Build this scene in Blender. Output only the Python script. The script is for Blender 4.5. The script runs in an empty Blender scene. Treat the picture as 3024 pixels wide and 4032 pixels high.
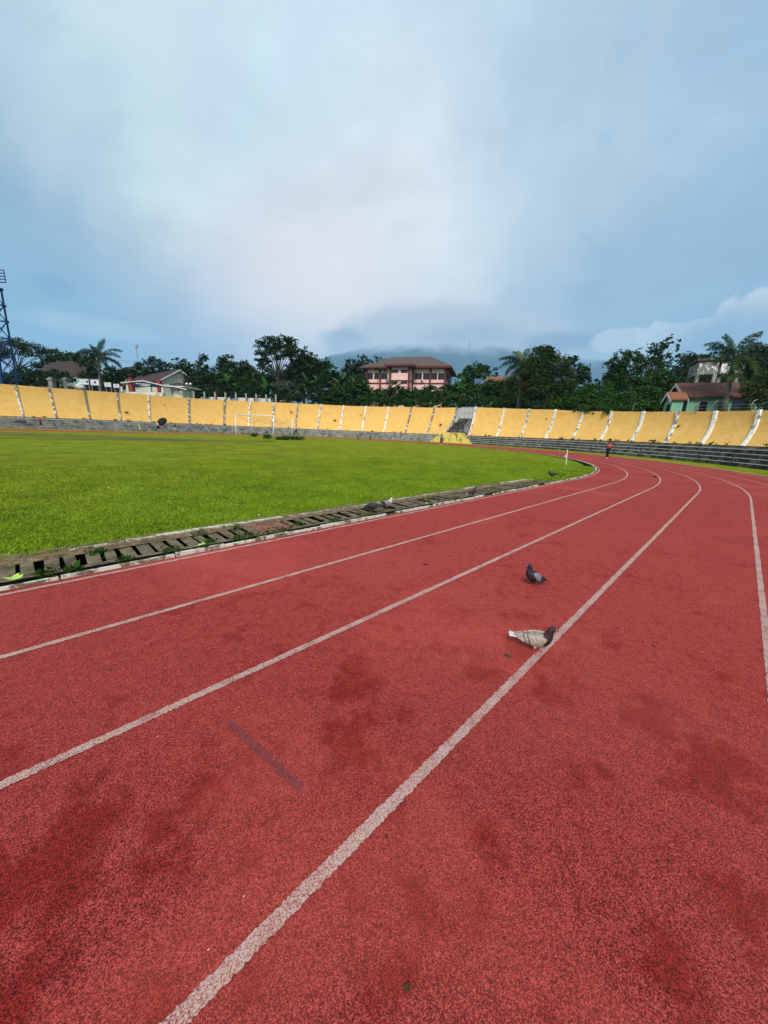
import bpy, bmesh, math, random
import numpy as np
from mathutils import Vector, Matrix
R_ = math.radians
random.seed(7)
rng = np.random.default_rng(11)
C = bpy.context.scene.collection
sc = bpy.context.scene

# ------------------------------------------------------------------ camera
FPX, PITCH, ROLL, CAMH = 1369.98, 0.22884, 0.0409, 1.58325
TH, U0, RAD, V1 = 0.78629, 15.170, 25.356, 4.4427
cp, sp, cr, sr = math.cos(PITCH), math.sin(PITCH), math.cos(ROLL), math.sin(ROLL)
fw = Vector((0, cp, -sp)); dn = Vector((0, -sp, -cp)); rt = Vector((1, 0, 0))
ix = rt * cr - dn * sr
iy = rt * sr + dn * cr
cam_d = bpy.data.cameras.new('camera'); cam = bpy.data.objects.new('camera', cam_d); C.objects.link(cam)
M = Matrix((ix, -iy, -fw)).transposed().to_4x4(); M.translation = Vector((0, 0, CAMH))
cam.matrix_world = M
cam_d.sensor_fit = 'VERTICAL'; cam_d.sensor_height = 36.0; cam_d.sensor_width = 27.0
cam_d.lens = 36.0 * FPX / 4032.0
cam_d.clip_start = 0.05; cam_d.clip_end = 20000
sc.camera = cam

# ------------------------------------------------------------------ world, sun, exposure
EXPO = 1.45
SKYGAIN = 0.46
sc.view_settings.view_transform = 'Standard'
sc.view_settings.look = 'None'
sc.view_settings.exposure = EXPO
sc.view_settings.gamma = 1.0
sc.view_settings.use_curve_mapping = False
SUN_EL, SUN_AZ = R_(42), R_(192)          # azimuth clockwise from +Y
sd = bpy.data.lights.new('sun', 'SUN'); sd.energy = 1.5; sd.angle = R_(18); sd.color = (1, 0.95, 0.87)
so = bpy.data.objects.new('sun', sd); C.objects.link(so)
sdir = Vector((math.sin(SUN_AZ) * math.cos(SUN_EL), math.cos(SUN_AZ) * math.cos(SUN_EL), math.sin(SUN_EL)))
so.rotation_euler = sdir.to_track_quat('Z', 'Y').to_euler()
so.location = sdir * 60


class NT:
    """small helper to write node trees"""
    def __init__(s, tree): s.t = tree; s.n = tree.nodes; s.l = tree.links
    def node(s, typ, **kw):
        n = s.n.new(typ)
        for k, v in kw.items(): setattr(n, k, v)
        return n
    def put(s, sock, v):
        if isinstance(v, bpy.types.NodeSocket): s.l.new(v, sock)
        elif isinstance(v, (tuple, list)) and len(v) == 3 and sock.type == 'RGBA': sock.default_value = (*v, 1)
        else: sock.default_value = v
    def math(s, op, a, b=None, c=None, clamp=False):
        n = s.node('ShaderNodeMath', operation=op, use_clamp=clamp)
        s.put(n.inputs[0], a)
        if b is not None: s.put(n.inputs[1], b)
        if c is not None: s.put(n.inputs[2], c)
        return n.outputs[0]
    def vmath(s, op, a, b=None, scale=None):
        n = s.node('ShaderNodeVectorMath', operation=op)
        s.put(n.inputs[0], a)
        if b is not None: s.put(n.inputs[1], b)
        if scale is not None: s.put(n.inputs['Scale'], scale)
        return n.outputs['Value'] if op in ('DOT_PRODUCT', 'LENGTH') else n.outputs[0]
    def mix(s, f, a, b, mode='MIX'):
        n = s.node('ShaderNodeMix', data_type='RGBA', blend_type=mode)
        s.put(n.inputs[0], f); s.put(n.inputs[6], a); s.put(n.inputs[7], b)
        return n.outputs[2]
    def noise(s, vec, scale, detail=3, rough=.55, dist=0.0):
        n = s.node('ShaderNodeTexNoise')
        if vec is not None: s.l.new(vec, n.inputs['Vector'])
        n.inputs['Scale'].default_value = scale; n.inputs['Detail'].default_value = detail
        n.inputs['Roughness'].default_value = rough; n.inputs['Distortion'].default_value = dist
        return n.outputs[0]
    def ramp(s, f, stops, interp='LINEAR'):
        n = s.node('ShaderNodeValToRGB'); s.put(n.inputs[0], f)
        e = n.color_ramp; e.interpolation = interp
        while len(e.elements) < len(stops): e.elements.new(.5)
        for q, (p, c) in zip(e.elements, stops):
            q.position = p; q.color = (*c, 1) if len(c) == 3 else c
        return n.outputs[0]
    def step(s, x, lo, hi):
        n = s.node('ShaderNodeMapRange', interpolation_type='SMOOTHSTEP')
        s.put(n.inputs[0], x); n.inputs[1].default_value = lo; n.inputs[2].default_value = hi
        return n.outputs[0]


def lin(r, g, b):
    f = lambda c: (c / 255 / 12.92) if c <= 10 else ((c / 255 + .055) / 1.055) ** 2.4
    return (f(r), f(g), f(b))


world = bpy.data.worlds.new('World'); sc.world = world; world.use_nodes = True
wt = NT(world.node_tree); wt.n.clear()
tc = wt.node('ShaderNodeTexCoord')
dirv = wt.vmath('NORMALIZE', tc.outputs['Generated'])
sx = wt.node('ShaderNodeSeparateXYZ'); wt.l.new(dirv, sx.inputs[0])
az = wt.math('MULTIPLY', wt.math('ARCTAN2', sx.outputs[0], sx.outputs[1]), 180 / math.pi)
el = wt.math('MULTIPLY', wt.math('ARCSINE', sx.outputs[2]), 180 / math.pi)
wn = wt.node('ShaderNodeTexNoise'); wt.l.new(dirv, wn.inputs['Vector'])
wn.inputs['Scale'].default_value = 2.2; wn.inputs['Detail'].default_value = 7; wn.inputs['Roughness'].default_value = .58; wn.inputs['Distortion'].default_value = .5
dirw = wt.vmath('NORMALIZE', wt.vmath('ADD', dirv, wt.vmath('SCALE', wt.vmath('SUBTRACT', wn.outputs[1], (.5, .5, .5)), scale=.62)))
# cloud cover colours as they lie over the sky: (azimuth, elevation, colour)
SKY = [(-42.2, 32.2, (160, 195, 220)), (-26.0, 37.8, (193, 215, 236)), (-12.9, 40.4, (192, 222, 238)), (-1.3, 41.3, (190, 212, 235)), (7.5, 41.2, (180, 210, 232)), (18.6, 40.2, (165, 197, 222)), (38.1, 35.4, (155, 188, 220)), (-41.4, 28.2, (178, 202, 225)), (-29.0, 32.4, (195, 226, 235)), (-13.0, 35.6, (198, 225, 240)), (-4.0, 36.5, (200, 225, 240)), (8.2, 36.5, (190, 210, 230)), (19.6, 35.4, (165, 195, 220)), (38.0, 31.2, (150, 185, 215)), (-43.7, 22.1, (158, 186, 207)), (-36.5, 24.6, (185, 208, 225)), (-24.6, 27.8, (206, 230, 233)), (-13.1, 29.8, (210, 232, 243)), (-0.6, 30.7, (208, 225, 238)), (12.0, 30.5, (192, 212, 232)), (23.5, 29.2, (182, 205, 225)), (40.8, 25.3, (158, 188, 212)), (-44.5, 16.9, (138, 168, 194)), (-37.2, 19.1, (165, 192, 210)), (-30.3, 20.9, (190, 208, 215)), (-13.3, 23.8, (206, 218, 230)), (-0.2, 24.8, (210, 222, 232)), (12.8, 24.6, (207, 228, 237)), (21.8, 23.9, (173, 199, 221)), (32.1, 22.3, (143, 176, 204)), (42.0, 20.2, (135, 168, 198)), (-44.9, 12.5, (140, 178, 206)), (-40.8, 13.5, (128, 170, 201)), (-28.2, 16.2, (165, 188, 205)), (-16.5, 17.9, (206, 213, 225)), (0.1, 19.2, (224, 231, 239)), (7.5, 19.3, (220, 231, 237)), (19.6, 18.8, (176, 199, 217)), (33.1, 17.3, (148, 180, 207)), (43.0, 15.6, (138, 172, 202)), (-43.9, 9.4, (142, 187, 217)), (-28.6, 12.1, (158, 187, 212)), (-16.7, 13.7, (190, 203, 220)), (-7.3, 14.5, (220, 226, 232)), (3.8, 14.9, (196, 208, 220)), (23.2, 14.5, (165, 190, 212)), (36.1, 13.3, (160, 192, 214)), (43.7, 12.3, (150, 185, 212))]
num = None; den = None
for a0, e0, c in SKY:
    da, de = math.radians(a0), math.radians(e0)
    dv = wt.vmath('SUBTRACT', dirw, (math.sin(da) * math.cos(de), math.cos(da) * math.cos(de), math.sin(de)))
    r2 = wt.vmath('DOT_PRODUCT', dv, dv)
    w = wt.math('DIVIDE', 1.0, wt.math('ADD', wt.math('MULTIPLY', r2, r2), 1.0e-4))
    lc = lin(*c); lum = .2126 * lc[0] + .7152 * lc[1] + .0722 * lc[2]
    lc = [q * max(.1, .585 + 1.22 * (lum - .585)) / lum for q in lc]      # the haze in front takes some contrast away
    col = wt.vmath('SCALE', tuple(lc), scale=w)
    num = col if num is None else wt.vmath('ADD', num, col)
    den = w if den is None else wt.math('ADD', den, w)
cloud = wt.vmath('DIVIDE', num, wt.node('ShaderNodeCombineXYZ').outputs[0])
cx = cloud.node
comb = [n for n in wt.n if n.bl_idname == 'ShaderNodeCombineXYZ'][-1]
for k in range(3): wt.l.new(den, comb.inputs[k])
# soft streaky mottling in the overcast
str_v = wt.vmath('MULTIPLY', dirv, (1.0, 1.0, 2.6))
mott = wt.noise(str_v, 3.4, 6, .58, .6)
mott2 = wt.noise(str_v, 7.0, 7, .6, 1.1)
gain = wt.math('ADD', wt.math('ADD', wt.math('MULTIPLY', mott, .30), .87), wt.math('MULTIPLY', wt.math('SUBTRACT', mott2, .5), .20))
cloud = wt.vmath('SCALE', cloud, scale=gain)
fine = wt.noise(dirv, 14, 6, .62, .2)
fine2 = wt.noise(wt.vmath('ADD', dirv, (3.1, 7.7, 2.2)), 30, 5, .6, .2)
fn = wt.math('ADD', wt.math('SUBTRACT', fine, .5), wt.math('MULTIPLY', wt.math('SUBTRACT', fine2, .5), .45))


vor = wt.node('ShaderNodeTexVoronoi', feature='SMOOTH_F1'); wt.l.new(dirv, vor.inputs['Vector'])
vor.inputs['Scale'].default_value = 17; vor.inputs['Smoothness'].default_value = .35
vor2 = wt.node('ShaderNodeTexVoronoi', feature='SMOOTH_F1'); wt.l.new(dirv, vor2.inputs['Vector']); vor2.inputs['Scale'].default_value = 40; vor2.inputs['Smoothness'].default_value = .4
bil = wt.math('ADD', wt.math('MULTIPLY', wt.math('SUBTRACT', vor.outputs[0], .42), 1.0), wt.math('MULTIPLY', wt.math('SUBTRACT', vor2.outputs[0], .42), .35))


def heap(a0, e0, sa, se, hard=.06, amp=.6):
    dx = wt.math('DIVIDE', wt.math('SUBTRACT', az, a0), sa)
    dy = wt.math('DIVIDE', wt.math('SUBTRACT', el, e0), se)
    r = wt.math('SQRT', wt.math('ADD', wt.math('MULTIPLY', dx, dx), wt.math('MULTIPLY', dy, dy)))
    r = wt.math('ADD', wt.math('ADD', r, wt.math('MULTIPLY', bil, amp)), wt.math('MULTIPLY', fn, .25))
    return wt.step(wt.math('SUBTRACT', 1.0, r), -hard, hard)


def blob(a0, e0, sa, se, hard=.25, amp=.8, flat=None):
    """a cloud mass: an ellipse in azimuth/elevation with a ragged edge"""
    dx = wt.math('DIVIDE', wt.math('SUBTRACT', az, a0), sa)
    dy = wt.math('DIVIDE', wt.math('SUBTRACT', el, e0), se)
    r = wt.math('SQRT', wt.math('ADD', wt.math('MULTIPLY', dx, dx), wt.math('MULTIPLY', dy, dy)))
    r = wt.math('ADD', r, wt.math('MULTIPLY', fn, amp))
    return wt.step(wt.math('SUBTRACT', 1.0, r), -hard, hard)


def lay(c, m, rgb, op):
    return wt.mix(wt.math('MULTIPLY', m, op), c, lin(*rgb))


cloud = lay(cloud, blob(-12, 17.0, 12, 6.5, .9, .6), (240, 241, 241), .75)          # bright break beside the mountain
cloud = lay(cloud, blob(8.5, 8.7, 19.5, 9.5, .11, .36), (186, 199, 211), .88)       # cap of cloud over the mountain
cloud = lay(cloud, blob(12, 14.0, 6.5, 1.5, .6, .9), (158, 173, 194), .75)          # darker band in the cap
cloud = lay(cloud, blob(-7.2, 12.8, 3.4, 1.5, .45, 1.0), (146, 166, 190), .75)      # dark wisp at its left foot
cloud = lay(cloud, blob(3, 11.9, 12, 1.2, .7, .9), (192, 206, 220), .6)             # pale foot above the ridge
cloud = lay(cloud, blob(24, 12.6, 5, 1.2, .5, .9), (122, 150, 180), .75)
cloud = lay(cloud, heap(31, 12.4, 3.4, 1.5, .12, .6), (196, 214, 226), .8)
cloud = lay(cloud, heap(43.0, 11.2, 7.0, 5.9, .06, .7), (214, 231, 237), .95)      # heaped cloud at the right
cloud = lay(cloud, heap(37.0, 10.6, 6.4, 4.0, .07, .7), (200, 220, 230), .9)
cloud = lay(cloud, blob(42.6, 9.6, 7.4, 5.0, .45, .5), (134, 164, 194), .9)
cloud = lay(cloud, blob(-38, 10.5, 6, 1.0, .6, .9), (186, 212, 228), .7)
cloud = lay(cloud, blob(-41, 14.0, 1.8, 1.0, .6, 1.0), (112, 148, 186), .6)
# below the horizon: dull ground colour
sky = wt.node('ShaderNodeTexSky', sky_type='NISHITA')
sky.sun_disc = False; sky.sun_elevation = SUN_EL; sky.sun_rotation = SUN_AZ
nish = wt.vmath('SCALE', sky.outputs[0], scale=0.08)
tot = wt.mix(.95, nish, wt.vmath('MULTIPLY', wt.vmath('SCALE', cloud, scale=SKYGAIN), (1.08, .955, .855)))
bg = wt.node('ShaderNodeBackground'); wt.l.new(tot, bg.inputs[0]); bg.inputs[1].default_value = 1.0
wo = wt.node('ShaderNodeOutputWorld'); wt.l.new(bg.outputs[0], wo.inputs[0])
world.cycles.sampling_method = 'MANUAL'; world.cycles.sample_map_resolution = 256

sc.render.engine = 'CYCLES'
try:
    sc.cycles.use_denoising = True
    sc.cycles.denoiser = 'OPENIMAGEDENOISE'
except Exception:
    pass
sc.cycles.max_bounces = 6; sc.cycles.diffuse_bounces = 3; sc.cycles.transparent_max_bounces = 12; sc.cycles.volume_bounces = 2

# ------------------------------------------------------------------ geometry helpers


def ray(px, py):
    x, y = (px - 1512) / FPX, (py - 2016) / FPX
    return fw + ix * x + iy * y


def P(px, py, Y):
    r = ray(px, py); t = Y / r.y
    return Vector((r.x * t, Y, CAMH + r.z * t))


def G(px, py, z=0.0):
    r = ray(px, py); t = (z - CAMH) / r.z
    return Vector((r.x * t, r.y * t, z))


def W(u, v, z=0.0):
    s, c = math.sin(TH), math.cos(TH)
    return Vector((u * s - v * c, u * c + v * s, z))


def UV(p):
    s, c = math.sin(TH), math.cos(TH)
    return p.x * s + p.y * c, -p.x * c + p.y * s


VC = V1 + RAD
ARC = math.pi * RAD


def S(s, off, z=0.0, tau=0.0):
    """point at arc length s along the inner lane line, off metres outwards"""
    if s < U0: u, v, tu, tv = s, V1 - off, 1, 0
    elif s < U0 + ARC:
        a = (s - U0) / RAD
        u, v = U0 + (RAD + off) * math.sin(a), VC - (RAD + off) * math.cos(a); tu, tv = math.cos(a), math.sin(a)
    else: u, v, tu, tv = U0 - (s - U0 - ARC), VC + RAD + off, -1, 0
    return W(u - tu * tau, v - tv * tau, z) if tau else W(u, v, z)


def inv_s(p):
    u, v = UV(p)
    if u < U0:
        return (u, V1 - v) if v < VC else (U0 + ARC + U0 - u, v - VC - RAD)
    a = math.atan2(u - U0, VC - v)
    return U0 + a * RAD, math.hypot(u - U0, v - VC) - RAD


class MB:
    def __init__(s): s.v = []; s.f = []
    def quad(s, a, b, c, d):
        n = len(s.v); s.v += [tuple(a), tuple(b), tuple(c), tuple(d)]; s.f.append((n, n + 1, n + 2, n + 3)); return s
    def tri(s, a, b, c):
        n = len(s.v); s.v += [tuple(a), tuple(b), tuple(c)]; s.f.append((n, n + 1, n + 2)); return s
    def hexa(s, p):   # 8 points, bottom 4 then top 4, both counter-clockwise
        n = len(s.v); s.v += [tuple(q) for q in p]
        for f in ((3, 2, 1, 0), (4, 5, 6, 7), (0, 1, 5, 4), (1, 2, 6, 5), (2, 3, 7, 6), (3, 0, 4, 7)): s.f.append(tuple(n + i for i in f))
        return s
    def box(s, c, size, rz=0.0):
        cx, cy, cz = c; a, b, h = size[0] / 2, size[1] / 2, size[2] / 2
        co, si = math.cos(rz), math.sin(rz)
        pts = []
        for z in (-h, h):
            for x, y in ((-a, -b), (a, -b), (a, b), (-a, b)): pts.append((cx + x * co - y * si, cy + x * si + y * co, cz + z))
        return s.hexa(pts)
    def tube(s, pts, rad, n=6, cap=True):
        pts = [Vector(p) for p in pts]
        if not isinstance(rad, (list, tuple)): rad = [rad] * len(pts)
        base = len(s.v); up = None
        for i, p in enumerate(pts):
            d = (pts[min(i + 1, len(pts) - 1)] - pts[max(i - 1, 0)]).normalized()
            if up is None: up = Vector((0, 0, 1)) if abs(d.z) < .9 else Vector((1, 0, 0))
            a = d.cross(up).normalized(); up = a.cross(d).normalized()
            for k in range(n):
                t = 2 * math.pi * k / n
                s.v.append(tuple(p + (a * math.cos(t) + up * math.sin(t)) * rad[i]))
        for i in range(len(pts) - 1):
            for k in range(n):
                k2 = (k + 1) % n
                s.f.append((base + i * n + k, base + i * n + k2, base + (i + 1) * n + k2, base + (i + 1) * n + k))
        if cap:
            s.f.append(tuple(base + k for k in reversed(range(n))))
            e = base + (len(pts) - 1) * n; s.f.append(tuple(e + k for k in range(n)))
        return s
    def grid(s, rows):
        n = len(s.v); m = len(rows[0])
        for r in rows: s.v += [tuple(p) for p in r]
        for i in range(len(rows) - 1):
            for j in range(m - 1): s.f.append((n + i * m + j, n + i * m + j + 1, n + (i + 1) * m + j + 1, n + (i + 1) * m + j))
        return s
    def loft(s, rings):
        n0 = len(s.v); m = len(rings[0])
        for r in rings: s.v += [tuple(p) for p in r]
        for i in range(len(rings) - 1):
            for k in range(m):
                k2 = (k + 1) % m
                s.f.append((n0 + i * m + k, n0 + i * m + k2, n0 + (i + 1) * m + k2, n0 + (i + 1) * m + k))
        s.f.append(tuple(n0 + k for k in reversed(range(m))))
        e = n0 + (len(rings) - 1) * m; s.f.append(tuple(e + k for k in range(m)))
        return s
    def mesh(s, name, origin=(0, 0, 0), smooth=False):
        me = bpy.data.meshes.new(name)
        o = Vector(origin)
        me.from_pydata([tuple(Vector(p) - o) for p in s.v], [], s.f)
        if smooth: me.shade_smooth()
        return me


def tag(o, label=None, cat=None, group=None, kind=None):
    if label: o['label'] = label
    if cat: o['category'] = cat
    if group: o['group'] = group
    if kind: o['kind'] = kind
    return o


def link(name, me, mat, parent=None, loc=(0, 0, 0)):
    o = bpy.data.objects.new(name, me); C.objects.link(o); o.location = loc
    if mat is not None and not me.materials: me.materials.append(mat)
    if parent is not None: o.parent = parent
    return o


def empty(name, loc, label, cat, group=None):
    o = bpy.data.objects.new(name, None); C.objects.link(o); o.location = loc; o.empty_display_size = .2
    return tag(o, label, cat, group)


def top_origin(o):
    p = o
    v = Vector((0, 0, 0))
    while p is not None: v = v + p.location; p = p.parent
    return v


def part(name, mb, mat, root, smooth=False, label=None):
    o = link(name, mb.mesh(name, top_origin(root), smooth), mat, root)
    if label: o['label'] = label
    return o


def single(name, mb, mat, label, cat, loc=(0, 0, 0), smooth=False, group=None):
    return tag(link(name, mb.mesh(name, loc, smooth), mat, None, loc), label, cat, group)


def structure(name, mb, mat, smooth=False, parent=None):
    o = link(name, mb.mesh(name, (0, 0, 0), smooth), mat, parent)
    o['kind'] = 'structure'
    return o


# ------------------------------------------------------------------ materials


def base_mat(name):
    m = bpy.data.materials.new(name); m.use_nodes = True
    t = NT(m.node_tree); b = t.n['Principled BSDF']
    g = t.node('ShaderNodeNewGeometry')
    return m, t, b, g


def bump(t, b, h, strength, dist=.01):
    n = t.node('ShaderNodeBump'); n.inputs['Strength'].default_value = strength; n.inputs['Distance'].default_value = dist
    t.put(n.inputs['Height'], h); t.l.new(n.outputs[0], b.inputs['Normal'])


def plain(name, col, var=.18, scale=6, rough=.8, bmp=0.0, metallic=0.0, dirt=None, dirt_lo=.5, dirt_hi=.7, dirt_scale=3, spec=.3):
    m, t, b, g = base_mat(name)
    v = t.noise(g.outputs['Position'], scale, 4, .6)
    f = t.math('MULTIPLY_ADD', t.math('SUBTRACT', v, .5), 2 * var * 1.6, 1.0)
    c = t.vmath('SCALE', tuple(col), scale=f)
    if dirt is not None:
        d = t.noise(g.outputs['Position'], dirt_scale, 6, .65, .4)
        c = t.mix(t.step(d, dirt_lo, dirt_hi), c, tuple(dirt))
    t.put(b.inputs['Base Color'], c)
    b.inputs['Roughness'].default_value = rough; b.inputs['Metallic'].default_value = metallic
    b.inputs['Specular IOR Level'].default_value = spec
    if bmp: bump(t, b, v, bmp, .02)
    return m


def leafmat(name, a, bcol, c=None, rough=.55):
    """foliage: colour differs from leaf to leaf and clump to clump"""
    m, t, b, g = base_mat(name)
    isl = g.outputs['Random Per Island']
    cl = t.noise(g.outputs['Position'], .55, 3, .6)
    f = t.math('ADD', t.math('MULTIPLY', isl, .55), t.math('MULTIPLY', t.math('SUBTRACT', cl, .25), .9), clamp=True)
    st = [(0.05, a), (.95, bcol)] if c is None else [(0.05, a), (.7, bcol), (1, c)]
    t.put(b.inputs['Base Color'], t.ramp(f, st))
    b.inputs['Roughness'].default_value = rough; b.inputs['Specular IOR Level'].default_value = .12
    tr = t.node('ShaderNodeBsdfTranslucent'); t.put(tr.inputs[0], t.ramp(f, st))
    mx = t.node('ShaderNodeMixShader'); mx.inputs[0].default_value = .18
    t.l.new(b.outputs[0], mx.inputs[1]); t.l.new(tr.outputs[0], mx.inputs[2])
    t.l.new(mx.outputs[0], t.n['Material Output'].inputs[0])
    return m


DAMP_VIGNETTE = [(*G(q[0], q[1])[:2], q[2]) for q in ((120, 3450, .30), (350, 3250, .28), (620, 3280, .22), (800, 3080, .24), (980, 3000, .18), (1000, 3400, .10), (1540, 3760, .12), (1640, 3520, .10), (2620, 3780, .16), (2300, 3060, .22), (2560, 2800, .30), (1380, 2900, .20), (1400, 2680, .3), (2060, 2560, .25), (1900, 2640, .3), (640, 3860, .14), (2900, 3600, .25), (2780, 3000, .3), (1900, 3300, .14), (60, 3900, .2))]


def track_colour(t, g):
    pos = g.outputs['Position']
    grain = t.noise(pos, 290, 2, .7)
    vo = t.node('ShaderNodeTexVoronoi'); t.l.new(pos, vo.inputs['Vector']); vo.inputs['Scale'].default_value = 260
    sepc = t.node('ShaderNodeSeparateColor'); t.l.new(vo.outputs['Color'], sepc.inputs[0])
    cell = sepc.outputs[0]
    gv = t.math('ADD', t.math('MULTIPLY', t.math('SUBTRACT', grain, .5), 1.5), t.math('MULTIPLY', cell, .62))
    mid = t.noise(pos, 14, 4, .65)
    big = t.noise(pos, 1.15, 5, .62, .5)
    big2 = t.noise(t.vmath('ADD', pos, (31, 7, 3)), .33, 4, .6, .4)
    blot = t.noise(t.vmath('ADD', pos, (3, 71, 9)), 5.0, 6, .66, .4)
    gv = t.math('ADD', gv, t.math('MULTIPLY', t.math('SUBTRACT', mid, .5), .35))
    col = t.ramp(gv, [(0.0, (.035, .004, .004)), (.23, (.18, .015, .013)), (.46, (.43, .053, .047)), (.75, (.59, .106, .094)), (1.0, (.76, .22, .185))])
    # worn deep-red damp patches, dusty greyer areas
    spot = None          # damp stains, also painting in the vignetted darker foreground, where the photograph has them: (x, y, radius in metres)
    for sx_, sy_, r_ in DAMP_VIGNETTE:
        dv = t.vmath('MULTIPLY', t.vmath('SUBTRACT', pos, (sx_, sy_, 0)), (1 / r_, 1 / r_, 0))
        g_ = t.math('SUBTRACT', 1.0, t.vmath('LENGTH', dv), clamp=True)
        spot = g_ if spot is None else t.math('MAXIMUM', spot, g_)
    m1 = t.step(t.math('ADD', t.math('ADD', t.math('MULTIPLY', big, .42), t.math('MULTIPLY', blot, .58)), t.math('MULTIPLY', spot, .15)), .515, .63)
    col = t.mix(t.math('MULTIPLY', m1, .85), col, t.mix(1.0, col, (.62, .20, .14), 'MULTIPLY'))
    m2 = t.step(big2, .50, .68)
    col = t.mix(t.math('MULTIPLY', m2, .22), col, (.36, .080, .070))
    m3 = t.step(t.noise(t.vmath('ADD', pos, (13, 1, 5)), .5, 4, .6, .3), .54, .68)
    col = t.mix(t.math('MULTIPLY', m3, .22), col, (.66, .11, .075))
    # scattered dark specks and pores
    sp_ = t.noise(pos, 55, 2, .5)
    col = t.mix(t.math('MULTIPLY', t.step(sp_, .67, .72), .7), col, (.035, .006, .007))
    return col, gv, m1, pos


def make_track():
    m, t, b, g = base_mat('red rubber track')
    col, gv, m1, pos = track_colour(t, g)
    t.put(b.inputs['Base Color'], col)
    t.put(b.inputs['Roughness'], t.math('MULTIPLY_ADD', m1, -.12, .78))
    b.inputs['Specular IOR Level'].default_value = .12
    b.inputs['Sheen Weight'].default_value = .34; b.inputs['Sheen Roughness'].default_value = .45; b.inputs['Sheen Tint'].default_value = (1.0, .17, .13, 1)
    bump(t, b, gv, .7, .004)
    return m


def make_line():
    m, t, b, g = base_mat('worn white lane paint')
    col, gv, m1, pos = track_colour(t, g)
    w = t.noise(pos, 170, 4, .75)
    w2 = t.noise(pos, 7, 4, .6)
    mask = t.step(t.math('ADD', t.math('MULTIPLY', w, .72), t.math('MULTIPLY', w2, .28)), .42, .52)
    paint = t.ramp(t.noise(pos, 170, 2, .6), [(.25, (.36, .21, .17)), (.6, (.62, .42, .36)), (.85, (.78, .62, .54))])
    t.put(b.inputs['Base Color'], t.mix(t.math('MULTIPLY_ADD', mask, .80, .12), col, paint))
    b.inputs['Roughness'].default_value = .75
    bump(t, b, gv, .7, .004)
    return m


def make_grass_ground():
    m, t, b, g = base_mat('pitch grass')
    pos = g.outputs['Position']
    big = t.noise(pos, .16, 5, .62, .6)
    mid = t.noise(pos, 1.1, 5, .66, .3)
    fin = t.noise(pos, 16, 4, .7)
    blade = t.noise(pos, 60, 2, .7)
    v = t.math('ADD', t.math('MULTIPLY', t.math('SUBTRACT', fin, .5), .75), t.math('ADD', t.math('MULTIPLY', mid, .55), t.math('MULTIPLY', t.math('SUBTRACT', blade, .5), .5)))
    col = t.ramp(v, [(.0, (.045, .070, .005)), (.22, (.175, .235, .010)), (.42, (.325, .365, .018)), (.7, (.47, .50, .045))])
    dry = t.math('MULTIPLY', t.step(big, .50, .70), .7)
    col = t.mix(dry, col, t.mix(1.0, col, (1.15, .86, .75), 'MULTIPLY'))
    at = t.node('ShaderNodeAttribute', attribute_name='edge')
    col = t.mix(t.math('MULTIPLY', at.outputs['Fac'], .55), col, t.mix(1.0, col, (.55, .95, .75), 'MULTIPLY'))
    bare = t.node('ShaderNodeAttribute', attribute_name='bare')
    bm = t.math('MULTIPLY', bare.outputs['Fac'], t.step(t.noise(pos, .9, 5, .65), .26, .48))
    col = t.mix(bm, col, (.15, .125, .05))
    # darker hollows between tussocks
    hol = t.step(t.noise(t.vmath('ADD', pos, (9, 4, 1)), 2.0, 6, .72), .54, .66)
    col = t.mix(t.math('MULTIPLY', hol, .62), col, (.10, .115, .012))
    wide = t.step(t.noise(t.vmath('MULTIPLY', pos, (.5, 1.1, 1)), .55, 6, .7, .5), .50, .64)
    col = t.mix(t.math('MULTIPLY', wide, .42), col, t.mix(1.0, col, (.78, .66, .6), 'MULTIPLY'))
    t.put(b.inputs['Base Color'], col); b.inputs['Roughness'].default_value = .85; b.inputs['Specular IOR Level'].default_value = .04
    bump(t, b, t.math('ADD', fin, t.math('MULTIPLY', mid, 1.5)), 1.0, .10)
    return m


def make_wall():
    m, t, b, g = base_mat('yellow stucco')
    pos = g.outputs['Position']
    f1 = t.noise(pos, 7, 5, .7); f2 = t.noise(pos, 1.1, 4, .6, .5); f3 = t.noise(t.vmath('MULTIPLY', pos, (.35, .35, 1.6)), 1.3, 5, .65, .4)
    v = t.math('ADD', t.math('MULTIPLY', f1, .5), t.math('MULTIPLY', f2, .5))
    col = t.ramp(v, [(.25, (.68, .38, .095)), (.5, (.81, .485, .135)), (.75, (.87, .56, .19))])
    col = t.mix(t.math('MULTIPLY', t.step(f3, .55, .72), .35), col, (.60, .33, .075))
    fl = t.step(t.noise(t.vmath('ADD', pos, (4, 8, 2)), 2.3, 6, .7, .6), .685, .72)
    col = t.mix(t.math('MULTIPLY', fl, .6), col, (.23, .13, .04))
    t.put(b.inputs['Base Color'], col); b.inputs['Roughness'].default_value = .9; b.inputs['Specular IOR Level'].default_value = .15
    bump(t, b, t.math('ADD', f1, t.math('MULTIPLY', f2, 1.2)), .55, .07)
    return m


def make_rib():
    m, t, b, g = base_mat('mouldy white render')
    pos = g.outputs['Position']
    oi = t.node('ShaderNodeObjectInfo')
    d = t.noise(t.vmath('MULTIPLY', pos, (1, 1, .8)), 2.4, 7, .68, .5)
    th = t.math('MULTIPLY_ADD', oi.outputs['Random'], .15, .385)
    k = t.step(t.math('SUBTRACT', d, th), 0.0, .07)
    dirt = t.ramp(t.noise(pos, 14, 4, .7), [(.3, (.03, .028, .024)), (.55, (.18, .17, .15)), (.75, (.42, .40, .36))])
    col = t.mix(t.math('MULTIPLY', k, .95), (.80, .80, .77), dirt)
    t.put(b.inputs['Base Color'], col); b.inputs['Roughness'].default_value = .85
    bump(t, b, d, .5, .05)
    return m


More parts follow.
